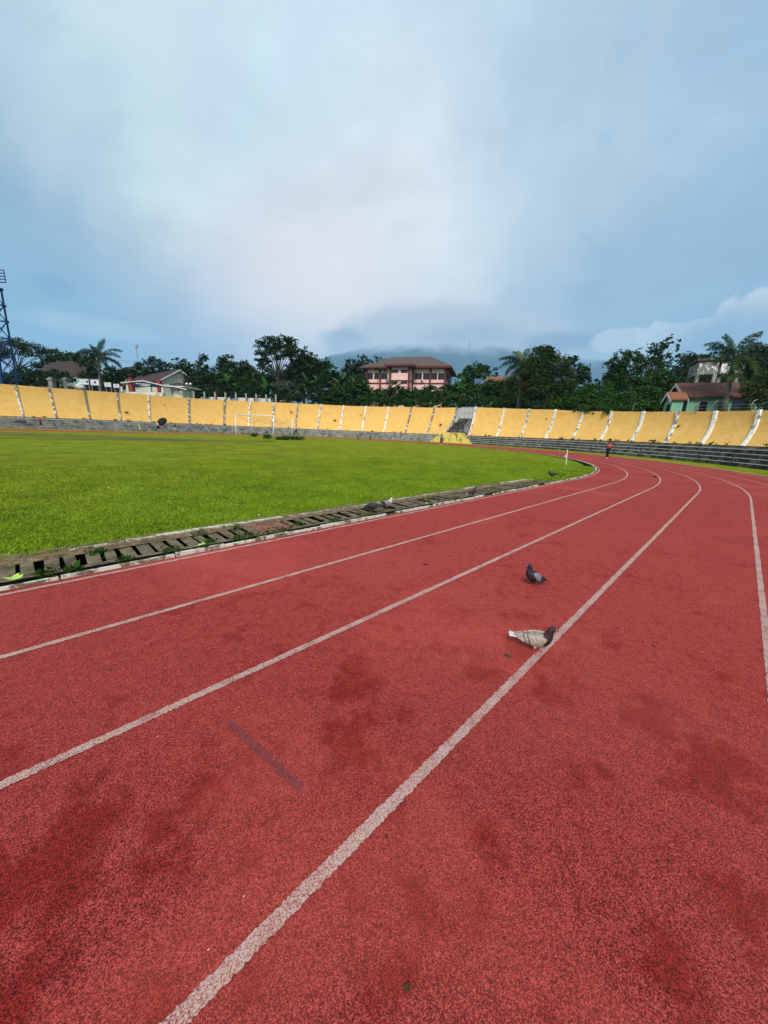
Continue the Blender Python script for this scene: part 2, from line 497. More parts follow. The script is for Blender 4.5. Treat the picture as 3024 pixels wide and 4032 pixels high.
def make_concrete(name, light, dark, moss=None, sc_=1.6, lo=.36, hi=.62):
    m, t, b, g = base_mat(name)
    pos = g.outputs['Position']
    st = t.vmath('MULTIPLY', pos, (1, 1, .55))
    a = t.noise(st, sc_, 7, .7, .5); c2 = t.noise(pos, sc_ * 9, 5, .68)
    v = t.math('ADD', t.math('MULTIPLY', a, .72), t.math('MULTIPLY', c2, .28))
    col = t.mix(t.step(v, lo, hi), tuple(dark), tuple(light))
    if moss is not None:
        mo = t.step(t.noise(t.vmath('ADD', pos, (6, 2, 1)), sc_ * 1.7, 6, .66, .4), .54, .68)
        col = t.mix(t.math('MULTIPLY', mo, .75), col, tuple(moss))
    sp_ = t.step(t.noise(pos, sc_ * 7.0, 3, .5), .68, .72)
    col = t.mix(t.math('MULTIPLY', sp_, .5), col, (.5, .49, .45))
    t.put(b.inputs['Base Color'], col); b.inputs['Roughness'].default_value = .9; b.inputs['Specular IOR Level'].default_value = .2
    bump(t, b, v, .7, .02)
    return m


def make_roof(name, a, b_, c, scale=(1, 1, 1)):
    m, t, b, g = base_mat(name)
    pos = g.outputs['Position']
    rowv = t.math('FRACT', t.math('MULTIPLY', t.node('ShaderNodeSeparateXYZ').outputs[2], 4.0))
    sep = [n for n in t.n if n.bl_idname == 'ShaderNodeSeparateXYZ'][-1]; t.l.new(pos, sep.inputs[0])
    n1 = t.noise(t.vmath('MULTIPLY', pos, (.7, .7, 4)), 1.6, 6, .7, .3)
    n2 = t.noise(pos, 6, 4, .7)
    v = t.math('ADD', t.math('MULTIPLY', n1, .65), t.math('MULTIPLY', n2, .35))
    col = t.ramp(v, [(.3, a), (.5, b_), (.68, c)])
    t.put(b.inputs['Base Color'], col); b.inputs['Roughness'].default_value = .85
    bump(t, b, t.math('ADD', rowv, n2), .8, .05)
    return m


mTrack = make_track(); mLine = make_line(); mGrass = make_grass_ground(); mWall = make_wall(); mRib = make_rib()
mStep = make_concrete('mouldy grandstand concrete', (.20, .195, .175), (.026, .027, .022), (.045, .055, .028), 1.3, .42, .66)
mStepL = make_concrete('grey grandstand concrete', (.30, .295, .265), (.055, .058, .05), None, 1.3, .36, .6)
mNose = plain('white nosing paint', (.60, .60, .55), .12, 5, .7, 0, 0, (.12, .12, .10), .60, .68, 2.2)
mSlab = make_concrete('mossy drain slab', (.21, .165, .10), (.050, .040, .022), (.06, .06, .016), 5.0, .36, .62)
mKerb = plain('white kerb paint', (.66, .62, .52), .10, 12, .8, .3, 0, (.17, .13, .08), .47, .58, 7)
mKerbOld = plain('flaking kerb paint', (.62, .57, .46), .2, 12, .85, .3, 0, (.19, .13, .07), .46, .58, 5)
mDirt = make_concrete('dry soil and straw', (.36, .26, .15), (.10, .065, .035), (.05, .07, .015), 9, .36, .62)
mDark = plain('drain void', (.012, .011, .009), .3, 6, .95)
mRust = plain('rusty plate', (.25, .095, .065), .25, 30, .8, .4, 0, (.11, .05, .04), .5, .7, 6)
mBlade = leafmat('grass blade', (.075, .135, .006), (.26, .37, .012), (.42, .48, .05))
mTerr = plain('hillside soil', (.05, .075, .02), .4, .8, .95)
mWhite = plain('white painted metal', (.78, .78, .74), .08, 9, .5, 0, 0, (.45, .42, .36), .58, .72, 4)
mSteel = plain('grey steel', (.36, .37, .37), .12, 5, .55, 0, .3)
mBlue = plain('blue tower paint', (.012, .055, .17), .35, 2.5, .5)
mBark = plain('bark', (.055, .044, .034), .4, 3, .95, .4)
mPaleBark = plain('pale palm bark', (.17, .155, .125), .25, 4, .9, .3, 0, (.10, .09, .07), .5, .65, 2)
mGlassDark = plain('dark window glass', (.012, .015, .020), .2, 2, .18, spec=.5)

# ------------------------------------------------------------------ ground, track, field, terrain


def srange(a, b, step):
    n = max(2, int(math.ceil((b - a) / step)) + 1)
    return [a + (b - a) * i / (n - 1) for i in range(n)]


SS = srange(-26, U0, 1.5)[:-1] + srange(U0, U0 + ARC, .8)[:-1] + srange(U0 + ARC, U0 + ARC + 42, 2)


def strip(ss, o0, o1, z0, z1=None, nsub=1):
    z1 = z0 if z1 is None else z1
    rows = []
    for s in ss:
        rows.append([S(s, o0 + (o1 - o0) * k / nsub, z0 + (z1 - z0) * k / nsub) for k in range(nsub + 1)])
    return MB().grid(rows)


gb = MB().quad((-7500, -7500, -.75), (7500, -7500, -.75), (7500, 7500, -.75), (-7500, 7500, -.75))
structure('ground', gb, mTerr)
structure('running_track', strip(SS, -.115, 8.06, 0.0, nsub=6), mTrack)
for k in range(7):
    o = 1.22 * k
    ss = srange(-26, -2, .5)[:-1] + srange(-2, 2.6, .009)[:-1] + srange(2.6, 7, .03)[:-1] + srange(7, 20, .15) + SS[[i for i, q in enumerate(SS) if q > 20.2][0]:]
    rows = []
    for s in ss:
        ja, jb = (random.uniform(-.0042, .0042), random.uniform(-.0042, .0042)) if -2 < s < 12 else (0, 0)
        rows.append([S(s, o - .025 + ja, .004), S(s, o + .025 + jb, .004)])
    structure('lane_line', MB().grid(rows), mLine)
structure('outer_kerb', strip(SS, 8.06, 8.15, .02), mKerb)
# thin cross lines painted over the lanes at the start of the bend
for s0, a, b in ((16.5, .05, 3.6), (19.3, 1.25, 8.0), (10.2, .05, 1.2)):
    structure('cross_line', MB().quad(S(s0, a, .008), S(s0, b, .008), S(s0 + .03, b, .008), S(s0 + .03, a, .008)), mLine)


def zf(d):
    return .03 + .26 * (1 - math.exp(-max(d, 0) / 6.5))


def field_mesh():
    ds = [0, .25, .6, 1.0, 1.6, 2.4, 3.4, 4.8, 6.5, 8.5, 11, 14, 17, 20, 22.5, RAD - 1.05]
    rows = []
    edge = []; bare = []
    for s in SS:
        inn = float(np.interp(s, [12.3, 13.6, 21.5, 23.5], [-1.05, -.27, -.27, -.72]))
        rows.append([S(s, inn - d + (0 if d else random.uniform(-.04, .03)), zf(d)) for d in ds])
        for d in ds:
            edge.append(math.exp(-d / 3.2))
            p = S(s, inn - d)
            bare.append(max(0, 1 - abs(p.y - 27.5 - .05 * p.x) / 4.5) * max(0, min(1, (-p.x - 8) / 8)) * 1.1)
    mb = MB().grid(rows)
    me = mb.mesh('field', smooth=True)
    for nm, arr in (('edge', edge), ('bare', bare)):
        a = me.attributes.new(nm, 'FLOAT', 'POINT'); a.data.foreach_set('value', arr)
    return me


fo = link('field', field_mesh(), mGrass); fo['kind'] = 'structure'
structure('grass_verge', strip(SS, 8.15, 11.52, -.005, .03, 2), mGrass)

# grass blades near the camera
def blades(name, n, smin, smax, dmin, dmax, h0, h1, power=1.6, inn=-1.05):
    s = rng.uniform(smin, smax, n); d = dmin + (dmax - dmin) * rng.random(n) ** power
    h = rng.uniform(h0, h1, n); a = rng.uniform(0, 2 * math.pi, n); lean = rng.normal(0, .6, (n, 2))
    V = np.zeros((n, 3, 3))
    for i in range(n):
        p = S(s[i], inn - d[i], zf(d[i]) - .004)
        w = .006 + .005 * random.random()
        cx_, sx_ = math.cos(a[i]) * w, math.sin(a[i]) * w
        V[i, 0] = (p.x - cx_, p.y - sx_, p.z); V[i, 1] = (p.x + cx_, p.y + sx_, p.z)
        V[i, 2] = (p.x + lean[i, 0] * h[i], p.y + lean[i, 1] * h[i], p.z + h[i] * .8)
    me = bpy.data.meshes.new(name)
    me.vertices.add(3 * n); me.vertices.foreach_set('co', V.ravel())
    me.loops.add(3 * n); me.loops.foreach_set('vertex_index', np.arange(3 * n, dtype=np.int32))
    me.polygons.add(n); me.polygons.foreach_set('loop_start', np.arange(0, 3 * n, 3, dtype=np.int32))
    me.update(calc_edges=True); me.validate()
    o = link(name, me, mBlade); return tag(o, 'short bright green grass on the pitch beside the drain', 'grass', kind='stuff')


blades('grass', 100000, -4.5, 13, -.03, 8, .02, .06)
blades('grass', 16000, 13.2, 23, -.04, 5, .03, .10, 1.6, -.27)

# raised land outside the wall
RIBS = [(110.79, -.2, 5.65), (107.4, -.3, 5.66), (103.71, -.1, 5.73), (99.96, .1, 5.79), (96.03, .4, 5.84), (91.87, .4, 5.86), (88.28, .5, 5.99), (85.55, .55, 6.06),
        (82.84, .6, 6.17), (80.04, .55, 6.2), (77.25, .55, 6.23), (74.46, .6, 6.18), (71.64, .6, 6.2), (68.77, .6, 6.22), (65.96, .65, 6.25), (63.14, .7, 6.2),
        (60.35, .6, 6.24), (57.97, .35, 6.27), (54.64, .2, 6.02), (51.97, .25, 5.8), (49.26, .25, 5.6), (46.57, .15, 5.26), (43.94, 0, 5.12), (41.3, -.15, 4.91),
        (38.7, -.35, 4.77), (36.18, -.5, 4.59), (33.68, -.6, 4.45)]
ext_l = [(114.6 + 3.9 * k, -.1, 5.6) for k in range(5)][::-1]
ext_r = [(31.1 - 2.65 * k, -.6, 4.35) for k in range(6)]
ext_r += [(13.0 - 4.2 * k, -.5, 4.3) for k in range(8)]
RIBS = ext_l + RIBS + ext_r
rs = np.array([r[0] for r in RIBS])[::-1]; rz = np.array([r[2] for r in RIBS])[::-1]; rtau = np.array([r[1] for r in RIBS])[::-1]


def ztop(s): return float(np.interp(s, rs, rz))
def taus(s): return float(np.interp(s, rs, rtau))
ZB = [(33.7, 1.563), (41.3, 1.53), (49.3, 1.468), (58, 1.402), (63, 1.375), (71.6, 1.36), (80, 1.383), (88, 1.434), (96, 1.49), (103.7, 1.51), (111, 1.513)]
def zbot(s): return float(np.interp(s, [q[0] for q in ZB], [q[1] for q in ZB]))


RUN = 1.1
OB = 14.5


def wallpt(s, t, d=0.0):
    """point on the sloping wall: t=0 foot, t=1 top; d metres proud of the face"""
    zb, zt = zbot(s), ztop(s)
    off = OB + RUN * (1 - (1 - t) ** 2) - d
    p = S(s, off, zb + (zt - zb) * t, taus(s) * t)
    return p


TOFF = [15.65, 18.5, 24, 34, 50, 80, 130, 250, 600, 1600]
def tz(s, off):
    d = off - 15.6
    return ztop(s) - .12 + .012 * min(d, 60) + (.55 if 40 < s < 100 else .2) * 0


for sa, sb, offs in ((rs[0], 57.97, TOFF), (57.97, 60.35, [18.8, 24, 34, 50, 80, 130, 250, 600, 1600]), (60.35, rs[-1], TOFF)):
    rows = []
    for s in srange(sa, sb, 2.0):
        rows.append([S(s, o, tz(s, o), taus(s)) for o in offs])
    structure('hillside', MB().grid(rows), mTerr, True)
# the passage for the staircase is cut through the bank between two ribs


def terr(p):
    s, o = inv_s(p); s = min(max(s, rs[0]), rs[-1])
    return tz(s, max(o, 15.6))


# ------------------------------------------------------------------ drain beside the pitch
structure('drain_channel', strip(SS, -1.0, -.24, -.18), mDark)
structure('drain_side', strip(SS, -.243, -.24, -.18, .02), mDark)
structure('drain_side', strip(SS, -1.0, -.997, .02, -.18), mDark)
dr = structure('drain_covers', strip(srange(-6, 13.4, .5), -.33, -.245, .035), mSlab)
structure('soil_edge', strip(srange(-6, 13.0, .25), -.92, -.76, .052, .036), mDirt)
s = -3.0; k = 0
slab_meshes = {}
while s < 13.6:
    wv = .105 if s > 2.7 else .115
    if not 2.22 < s < 2.72:
        w = wv + random.uniform(-.018, .02); dz = random.uniform(-.012, .010); tw = random.uniform(-.015, .015)
        a, b = -.325, -.77
        mb = MB()
        mb.hexa([S(s, a, .020 + dz), S(s + w, a, .020 + dz), S(s + w + tw, b, .018 + dz), S(s + tw, b, .018 + dz),
                 S(s, a, .036 + dz), S(s + w, a, .036 + dz + random.uniform(-.006, .006)), S(s + w + tw, b, .034 + dz), S(s + tw, b, .034 + dz)])
        o = link('slab', mb.mesh('slab'), mSlab, dr)
    s += .17 if s < 2.7 else random.uniform(.18, .21)
# rusty cover plate over the drain
single('cover_plate', MB().hexa([S(2.23, -.33, .02), S(2.70, -.33, .02), S(2.70, -.80, .02), S(2.23, -.80, .02),
                                 S(2.23, -.33, .046), S(2.70, -.33, .05), S(2.70, -.80, .048), S(2.23, -.80, .044)]), mRust,
       'rusty red plate laid over the drain beside the pitch', 'drain cover')
# kerb stones along the track side: white, broken here and there
kr = structure('drain_kerb', strip(srange(-6, 46, .5), -.24, -.115, -.02), mSlab)
s = -4.0
while s < 45:
    L = random.uniform(.42, .62) if s < 12 else random.uniform(.6, .9)
    if random.random() > .10 or s < 1:
        g0 = random.uniform(.005, .02); z = .036 + random.uniform(-.014, .008); j = random.uniform(-.016, .010)
        a, b = -.125 + j, -.19 + j + random.uniform(-.01, .015)
        pts = [S(s, a, -.02), S(s + L - g0, a, -.02), S(s + L - g0, b, -.02), S(s, b, -.02),
               S(s, a - .008, z), S(s + L - g0, a - .008 + random.uniform(-.01, .01), z), S(s + L - g0, b, z - .004), S(s, b, z - .004)]
        link('kerb_stone', MB().hexa(pts).mesh('kerb_stone'), mKerb, kr)
    s += L + (random.uniform(.1, .3) if random.random() < .12 else 0)
k2 = structure('pitch_kerb', strip(srange(-6, 12.8, .5), -1.03, -.90, .03), mDirt)
s = -4.0
while s < 12.2:
    L = random.uniform(.5, .9)
    if random.random() > (.45 if s < .9 else .12):
        z = .07 + random.uniform(-.02, .006)
        pts = [S(s, -.905, 0), S(s + L - .02, -.905, 0), S(s + L - .02, -1.0, 0), S(s, -1.0, 0), S(s, -.91, z), S(s + L - .02, -.91, z), S(s + L - .02, -.995, z), S(s, -.995, z)]
        link('kerb_stone', MB().hexa(pts).mesh('kerb_stone'), mKerbOld, k2)
    s += L
# open drain slot crossing lane one in the bend
q0, q1 = G(2345, 1847), G(2402, 1850)
structure('drain_slot', MB().quad(q0 + Vector((0, -.12, .012)), q1 + Vector((0, -.05, .012)), q1 + Vector((0, .05, .012)), q0 + Vector((0, .15, .012))), mDark)

# ------------------------------------------------------------------ stadium wall: yellow panels between white ribs
base = S(60, 14.5, 0)
swall = empty('stadium_wall', base, 'long curved yellow wall with white ribs around the bend', 'wall')
for i in range(len(RIBS) - 1):
    s0, s1 = RIBS[i][0], RIBS[i + 1][0]
    if abs(s0 - 60.35) < .01: continue          # the staircase passage
    rows = []
    for a in range(9):
        sa = s0 + (s1 - s0) * a / 8
        rows.append([wallpt(sa, t) for t in [0, .08, .2, .35, .5, .65, .8, .92, 1.0]])
    pb = MB().grid(rows)
    # thickness: a lip along the top
    pb.grid([[wallpt(s0 + (s1 - s0) * a / 8, 1.0), S(s0 + (s1 - s0) * a / 8, OB + RUN + .35, ztop(s0 + (s1 - s0) * a / 8) + .0, taus(s0 + (s1 - s0) * a / 8))] for a in range(9)])
    part('panel', pb, mWall, swall, True)
for i, (s0, ta, zt) in enumerate(RIBS):
    if s0 > 126 or s0 < -14: continue
    w = .30 / 2 / (1 + OB / RAD) if s0 > U0 else .15
    rb = MB()
    ts = [0, .08, .18, .3, .45, .6, .75, .9, 1.02]
    prof = [[wallpt(s0 - w, t, -.10), wallpt(s0 - w, t, .13), wallpt(s0 + w, t, .13), wallpt(s0 + w, t, -.10)] for t in ts]
    rb.grid([r for r in prof])
    rb.f.append((len(rb.v) - 4, len(rb.v) - 3, len(rb.v) - 2, len(rb.v) - 1))
    part('rib', rb, mRib, swall)

# concrete terrace steps in front of the wall
terr_root = empty('concrete_terrace', S(60, 11.5, 0), 'stained concrete terrace steps along the foot of the yellow wall', 'terrace')
LEV = [(11.52, .34), (11.86, .66), (12.2, .97), (12.55, 1.29)]
NOSE_S = srange(-20, U0, 3)[:-1] + srange(U0, U0 + ARC, 1.2)[:-1] + srange(U0 + ARC, U0 + ARC + 34, 3)
SECT = [(-20, 58.1, mStep), (60.4, U0 + ARC + 34, mStepL)]
for sa, sb, mm in SECT:
    ssx = [q for q in NOSE_S if sa < q < sb]; ssx = [sa] + ssx + [sb]
    prevz = 0.0
    for j, (o, z) in enumerate(LEV):
        onext = LEV[j + 1][0] if j < 3 else OB + .25
        rows = []
        for q in ssx:
            kz = zbot(q) / 1.53
            if j == 3: rows.append([S(q, o, prevz * kz), S(q, o, z * kz), S(q, OB - .25, (z + .05) * kz), S(q, OB + .3, zbot(q) + .06)])
            else: rows.append([S(q, o, prevz * kz), S(q, o, z * kz), S(q, onext + .05, (z + .02) * kz)])
        part('step', MB().grid(rows), mm, terr_root)
        rows = []
        for q in ssx:
            kz = zbot(q) / 1.53
            rows.append([S(q, o - .015, z * kz - .035), S(q, o - .015, z * kz + .006), S(q, o + .05, z * kz + .006)])
        part('nosing', MB().grid(rows), mNose if sa < 0 else plain('grey nosing', (.46, .45, .41), .2, 3, .8, 0, 0, (.12, .12, .1), .46, .6, 1.5), terr_root)
        prevz = z
# thin dark posts in front of the terrace on the right
hr = empty('terrace_railing', S(36, 11.3, 0), 'thin dark posts standing along the terrace steps at right', 'railing')
for q in srange(18, 52, 2.3):
    part('post', MB().tube([S(q, 11.40, 0), S(q, 11.44, 1.02)], .035, 6), plain('dark post', (.03, .03, .027), .2, 5, .7), hr)

# ------------------------------------------------------------------ staircase passage
SM = 59.2
nvec = (S(SM, 15) - S(SM, 14)).normalized(); tvec = (S(SM + .3, 14) - S(SM - .3, 14)).normalized()
sbase = S(SM, 14.5, 0)


def ST(a, d, z):      # a along the wall (towards larger s), d outwards from the wall foot
    return sbase + tvec * a + nvec * d + Vector((0, 0, z))


stair = empty('staircase', S(SM, 12, 0), 'grey concrete staircase through the yellow wall with metal railings', 'staircase')
NS = 13
for k in range(NS):
    d0 = -1.6 + k * .34; z1 = 1.75 + (k + 1) * .205; z0 = z1 - .215
    w0 = 1.55
    part('step', MB().hexa([ST(-w0, d0, z0 - .3), ST(w0, d0, z0 - .3), ST(w0, d0 + .36, z0 - .3), ST(-w0, d0 + .36, z0 - .3),
                            ST(-w0, d0, z1), ST(w0, d0, z1), ST(w0, d0 + .36, z1), ST(-w0, d0 + .36, z1)]), mStep, stair)
zt_ = 1.75 + NS * .205
part('landing', MB().hexa([ST(-1.7, 2.8, 1.2), ST(1.7, 2.8, 1.2), ST(1.7, 4.2, 1.2), ST(-1.7, 4.2, 1.2), ST(-1.7, 2.8, zt_), ST(1.7, 2.8, zt_), ST(1.7, 4.2, zt_), ST(-1.7, 4.2, zt_)]), mStepL, stair)
for sgn in (-1, 1):
    a0, a1 = sorted((sgn * 1.56, sgn * 1.78))
    part('side_wall', MB().hexa([ST(a0, -1.7, .9), ST(a1, -1.7, .9), ST(a1, 3.2, .9), ST(a0, 3.2, .9), ST(a0, -1.7, 1.95), ST(a1, -1.7, 1.95), ST(a1, 3.2, zt_ + .3), ST(a0, 3.2, zt_ + .3)]), mRib if sgn > 0 else mStepL, stair)
    rl = MB()
    for k in range(6):
        d = -1.5 + k * .82; zz = 1.9 + (d + 1.6) * .60
        rl.tube([ST(sgn * 1.62, d, zz), ST(sgn * 1.62, d, zz + .95)], .025, 5)
    for h in (.5, .95):
        rl.tube([ST(sgn * 1.62, -1.5, 1.95 + h), ST(sgn * 1.62, 2.6, 1.9 + 4.2 * .60 + h)], .03, 5)
    rl.tube([ST(sgn * 1.62, -1.5, 2.9), ST(sgn * 1.9, -2.2, 2.85), ST(sgn * 3.9, -2.4, 1.5)], .03, 5)
    rl.tube([ST(sgn * 1.62, -1.5, 2.4), ST(sgn * 1.9, -2.2, 2.35), ST(sgn * 3.7, -2.4, 1.2)], .025, 5)
    part('railing', rl, mSteel, stair)
for s_ in (57.97, 60.35):       # retaining walls of the passage
    ta_ = taus(s_)
    a, b = S(s_, 14.6, 0), S(s_, 18.9, 0, ta_)
    a2, b2 = S(s_ + (.12 if s_ > 59 else -.12), 14.6, 0), S(s_ + (.12 if s_ > 59 else -.12), 18.9, 0, ta_)
    zt2 = ztop(s_) - .02
    k_ = [S(s_, 15.7, 0, ta_), S(s_ + (.12 if s_ > 59 else -.12), 15.7, 0, ta_)]
    up = lambda p, z: Vector((p.x, p.y, z))
    q4 = [up(k_[0], 1.5), up(b, 1.5), up(b2, 1.5), up(k_[1], 1.5), up(k_[0], zt2), up(b, zt2), up(b2, zt2), up(k_[1], zt2)]
    part('retaining_wall', MB().hexa(q4), mWhite, stair)
a, b = S(57.97, 18.9, 0, taus(58)), S(60.35, 18.9, 0, taus(60.35))
part('back_wall', MB().quad(a + Vector((0, 0, 3)), b + Vector((0, 0, 3)), b + Vector((0, 0, 6.2)), a + Vector((0, 0, 6.2))), mStep, stair)
# mould-stained yellow podium with stepped flanks at the foot
mPod = make_concrete('stained yellow podium paint', (.74, .57, .15), (.17, .105, .03), None, 1.7, .41, .49)
pod = MB()
pod.hexa([ST(-1.9, -3.2, 0), ST(1.9, -3.2, 0), ST(1.9, -1.6, 0), ST(-1.9, -1.6, 0), ST(-1.9, -3.2, 1.72), ST(1.9, -3.2, 1.72), ST(1.9, -1.6, 1.78), ST(-1.9, -1.6, 1.78)])
part('podium', pod, mPod, stair)
for sgn in (-1, 1):
    for k in range(5):
        a0, a1 = 1.9 + k * .42, 1.9 + (k + 1) * .42
        z = 1.45 - k * .30
        aa, ab = sorted((sgn * a0, sgn * a1))
        part('podium_step', MB().hexa([ST(aa, -3.2, 0), ST(ab, -3.2, 0), ST(ab, -1.6, 0), ST(aa, -1.6, 0), ST(aa, -3.2, z), ST(ab, -3.2, z), ST(ab, -1.6, z), ST(aa, -1.6, z)]), mPod, stair)
# sheet metal gate at the head of the stairs
gate = empty('sheet_metal_gate', ST(0, 3.6, zt_), 'grey sheet metal gate closing the top of the staircase', 'gate')
for i in range(4):
    for j in range(2):
        a0 = -1.5 + i * .76; z0 = zt_ + .05 + j * 1.0
        part('sheet', MB().hexa([ST(a0, 3.6, z0), ST(a0 + .74, 3.6, z0), ST(a0 + .74, 3.64, z0), ST(a0, 3.64, z0), ST(a0, 3.6, z0 + .97), ST(a0 + .74, 3.6, z0 + .97), ST(a0 + .74, 3.64, z0 + .97), ST(a0, 3.64, z0 + .97)]),
             plain('gate sheet', (.50, .50, .47), .12, 2, .6, 0, .2), gate)
fr = MB()
for a in (-1.55, -.77, 0, .75, 1.56): fr.tube([ST(a, 3.57, zt_ - .05), ST(a, 3.57, zt_ + 2.15)], .035, 4)
for z in (.03, 1.03, 2.06): fr.tube([ST(-1.56, 3.57, zt_ + z), ST(1.56, 3.57, zt_ + z)], .035, 4)
part('frame', fr, mSteel, gate)
# ------------------------------------------------------------------ mountain


def mountain():
    prof = [(300, 1560), (800, 1500), (1100, 1462), (1240, 1421), (1290, 1402), (1345, 1389), (1400, 1376), (1500, 1352), (1650, 1328), (1800, 1318), (1950, 1332),
            (2080, 1360), (2200, 1388), (2320, 1405), (2420, 1424), (2600, 1462), (2900, 1500), (3400, 1560)]
    xs = np.arange(300, 3401, 25); ys = np.interp(xs, [q[0] for q in prof], [q[1] for q in prof])
    rows = []
    D = 6000
    nr = np.random.default_rng(5)
    j1 = nr.normal(0, 9, (12, len(xs)))
    cols = [P(float(x), float(y), D) for x, y in zip(xs, ys)]
    for k, f in enumerate([0, .12, .28, .45, .62, .8, .92, 1.0, .9, .6, .25, 0]):
        yy = 3800 + k * 314.3 if k < 8 else D + (k - 7) * 300
        r = []
        for i, c in enumerate(cols):
            ridge = 60 * math.sin(i * .55) * math.sin(math.pi * f)
            r.append((c.x * (yy / D if k < 7 else 1), yy + ridge * 2, -.5 + c.z * f + ridge * .6 + (j1[k][i] if 0 < f < 1 else (j1[k][i] * .5 if f == 1 else 0))))
        rows.append(r)
    m, t, b, g = base_mat('forested mountain')
    pos = g.outputs['Position']
    n = t.noise(pos, .012, 6, .7)
    t.put(b.inputs['Base Color'], t.ramp(n, [(.3, (.012, .024, .028)), (.7, (.04, .065, .06))])); b.inputs['Roughness'].default_value = .95
    sep = t.node('ShaderNodeSeparateXYZ'); t.l.new(pos, sep.inputs[0])
    # the top of the mountain is lost in cloud
    cl = t.noise(pos, .0022, 6, .6, .5)
    h = t.math('ADD', sep.outputs[2], t.math('MULTIPLY', t.math('SUBTRACT', cl, .5), 330))
    z0, z1 = P(1700, 1452, D).z, P(1700, 1372, D).z
    tr = t.node('ShaderNodeBsdfTransparent'); mx = t.node('ShaderNodeMixShader')
    t.put(mx.inputs[0], t.step(h, z0, z1)); t.l.new(b.outputs[0], mx.inputs[1]); t.l.new(tr.outputs[0], mx.inputs[2])
    t.l.new(mx.outputs[0], t.n['Material Output'].inputs[0])
    structure('mountain', MB().grid(rows), m, True)
    return max(p[2] for r in rows for p in r)


ZM = mountain()
HAZE = 0.00013
hm = bpy.data.materials.new('haze'); hm.use_nodes = True
ht = NT(hm.node_tree); ht.n.clear()
pv = ht.node('ShaderNodeVolumePrincipled'); pv.inputs['Color'].default_value = (.38, .69, 1.0, 1); pv.inputs['Density'].default_value = HAZE
ho = ht.node('ShaderNodeOutputMaterial'); ht.l.new(pv.outputs[0], ho.inputs['Volume'])
hb = MB().box((0, 0, (ZM + 12 - 2) / 2 - 1), (15200, 15200, ZM + 12))
hz = link('haze', hb.mesh('haze'), hm); hz['kind'] = 'stuff'; hz['label'] = 'pale humid haze lying over the whole stadium and hills'; hz['category'] = 'haze'

# ------------------------------------------------------------------ vegetation
GREENS = {
    'dark': leafmat('dark leaves', (.006, .016, .006), (.030, .062, .014), (.055, .10, .02)),
    'mid': leafmat('mid green leaves', (.007, .023, .005), (.032, .082, .010), (.07, .135, .016)),
    'fresh': leafmat('fresh green leaves', (.008, .028, .004), (.035, .098, .010), (.085, .17, .018)),
    'olive': leafmat('olive leaves', (.010, .020, .006), (.040, .066, .014), (.085, .105, .026)),
    'blue': leafmat('blue green leaves', (.006, .022, .014), (.022, .060, .034), (.05, .10, .05)),
    'yellow': leafmat('yellow green leaves', (.05, .08, .01), (.17, .22, .025), (.3, .34, .06)),
    'straw': leafmat('hanging dead fronds', (.035, .026, .012), (.11, .08, .04), (.18, .14, .08)),
}


def leafcloud(blobs, Y, dens=1.0, leaf=1.9, clump=.20, seed=0, fill=.45, droop=0.0, depthk=.75):
    """thousands of separate leaves gathered in clumps inside ellipsoids given by their outline (px, py, rx, ry)"""
    g = np.random.default_rng(seed)
    k = Y / FPX
    Vs = []
    for (px, py, rx, ry) in blobs:
        c = np.array(P(px, py, Y)); Rr = np.array([rx * k, (rx + ry) / 2 * k * depthk, ry * k])
        area = math.pi * rx * ry / 15.5
        n = int(max(40, area * 4.6 * dens))
        nk = max(5, int(n / 26))
        d = g.normal(0, 1, (nk, 3)); d /= np.linalg.norm(d, axis=1)[:, None]
        rr = fill + (1 - fill) * g.random(nk) ** .6
        cen = c + d * Rr * rr[:, None]
        idx = g.integers(0, nk, n)
        p = cen[idx] + g.normal(0, 1, (n, 3)) * Rr.mean() * clump * np.array([1, 1, .62])
        s = leaf * 3.94 * k * g.uniform(.55, 1.45, n)
        nrm = g.normal(0, 1, (n, 3)) + (p - c) / Rr * .5 + np.array([0, 0, .7])
        nrm /= np.linalg.norm(nrm, axis=1)[:, None]
        a = np.cross(nrm, g.normal(0, 1, (n, 3))); a /= np.linalg.norm(a, axis=1)[:, None]
        a[:, 2] -= droop; a /= np.linalg.norm(a, axis=1)[:, None]
        b = np.cross(nrm, a)
        a *= s[:, None] * .5; b *= s[:, None] * .30
        Vs.append(np.stack([p - a, p + b - a * .1, p + a, p - b - a * .1], 1))
    return np.concatenate(Vs)


def quadmesh(name, V, origin):
    n = len(V); V = (V - np.array(origin)).reshape(-1, 3).astype(np.float32)
    me = bpy.data.meshes.new(name)
    me.vertices.add(4 * n); me.vertices.foreach_set('co', V.ravel())
    me.loops.add(4 * n); me.loops.foreach_set('vertex_index', np.arange(4 * n, dtype=np.int32))
    me.polygons.add(n); me.polygons.foreach_set('loop_start', np.arange(0, 4 * n, 4, dtype=np.int32))
    me.update(calc_edges=True)
    return me


_seed = [100]


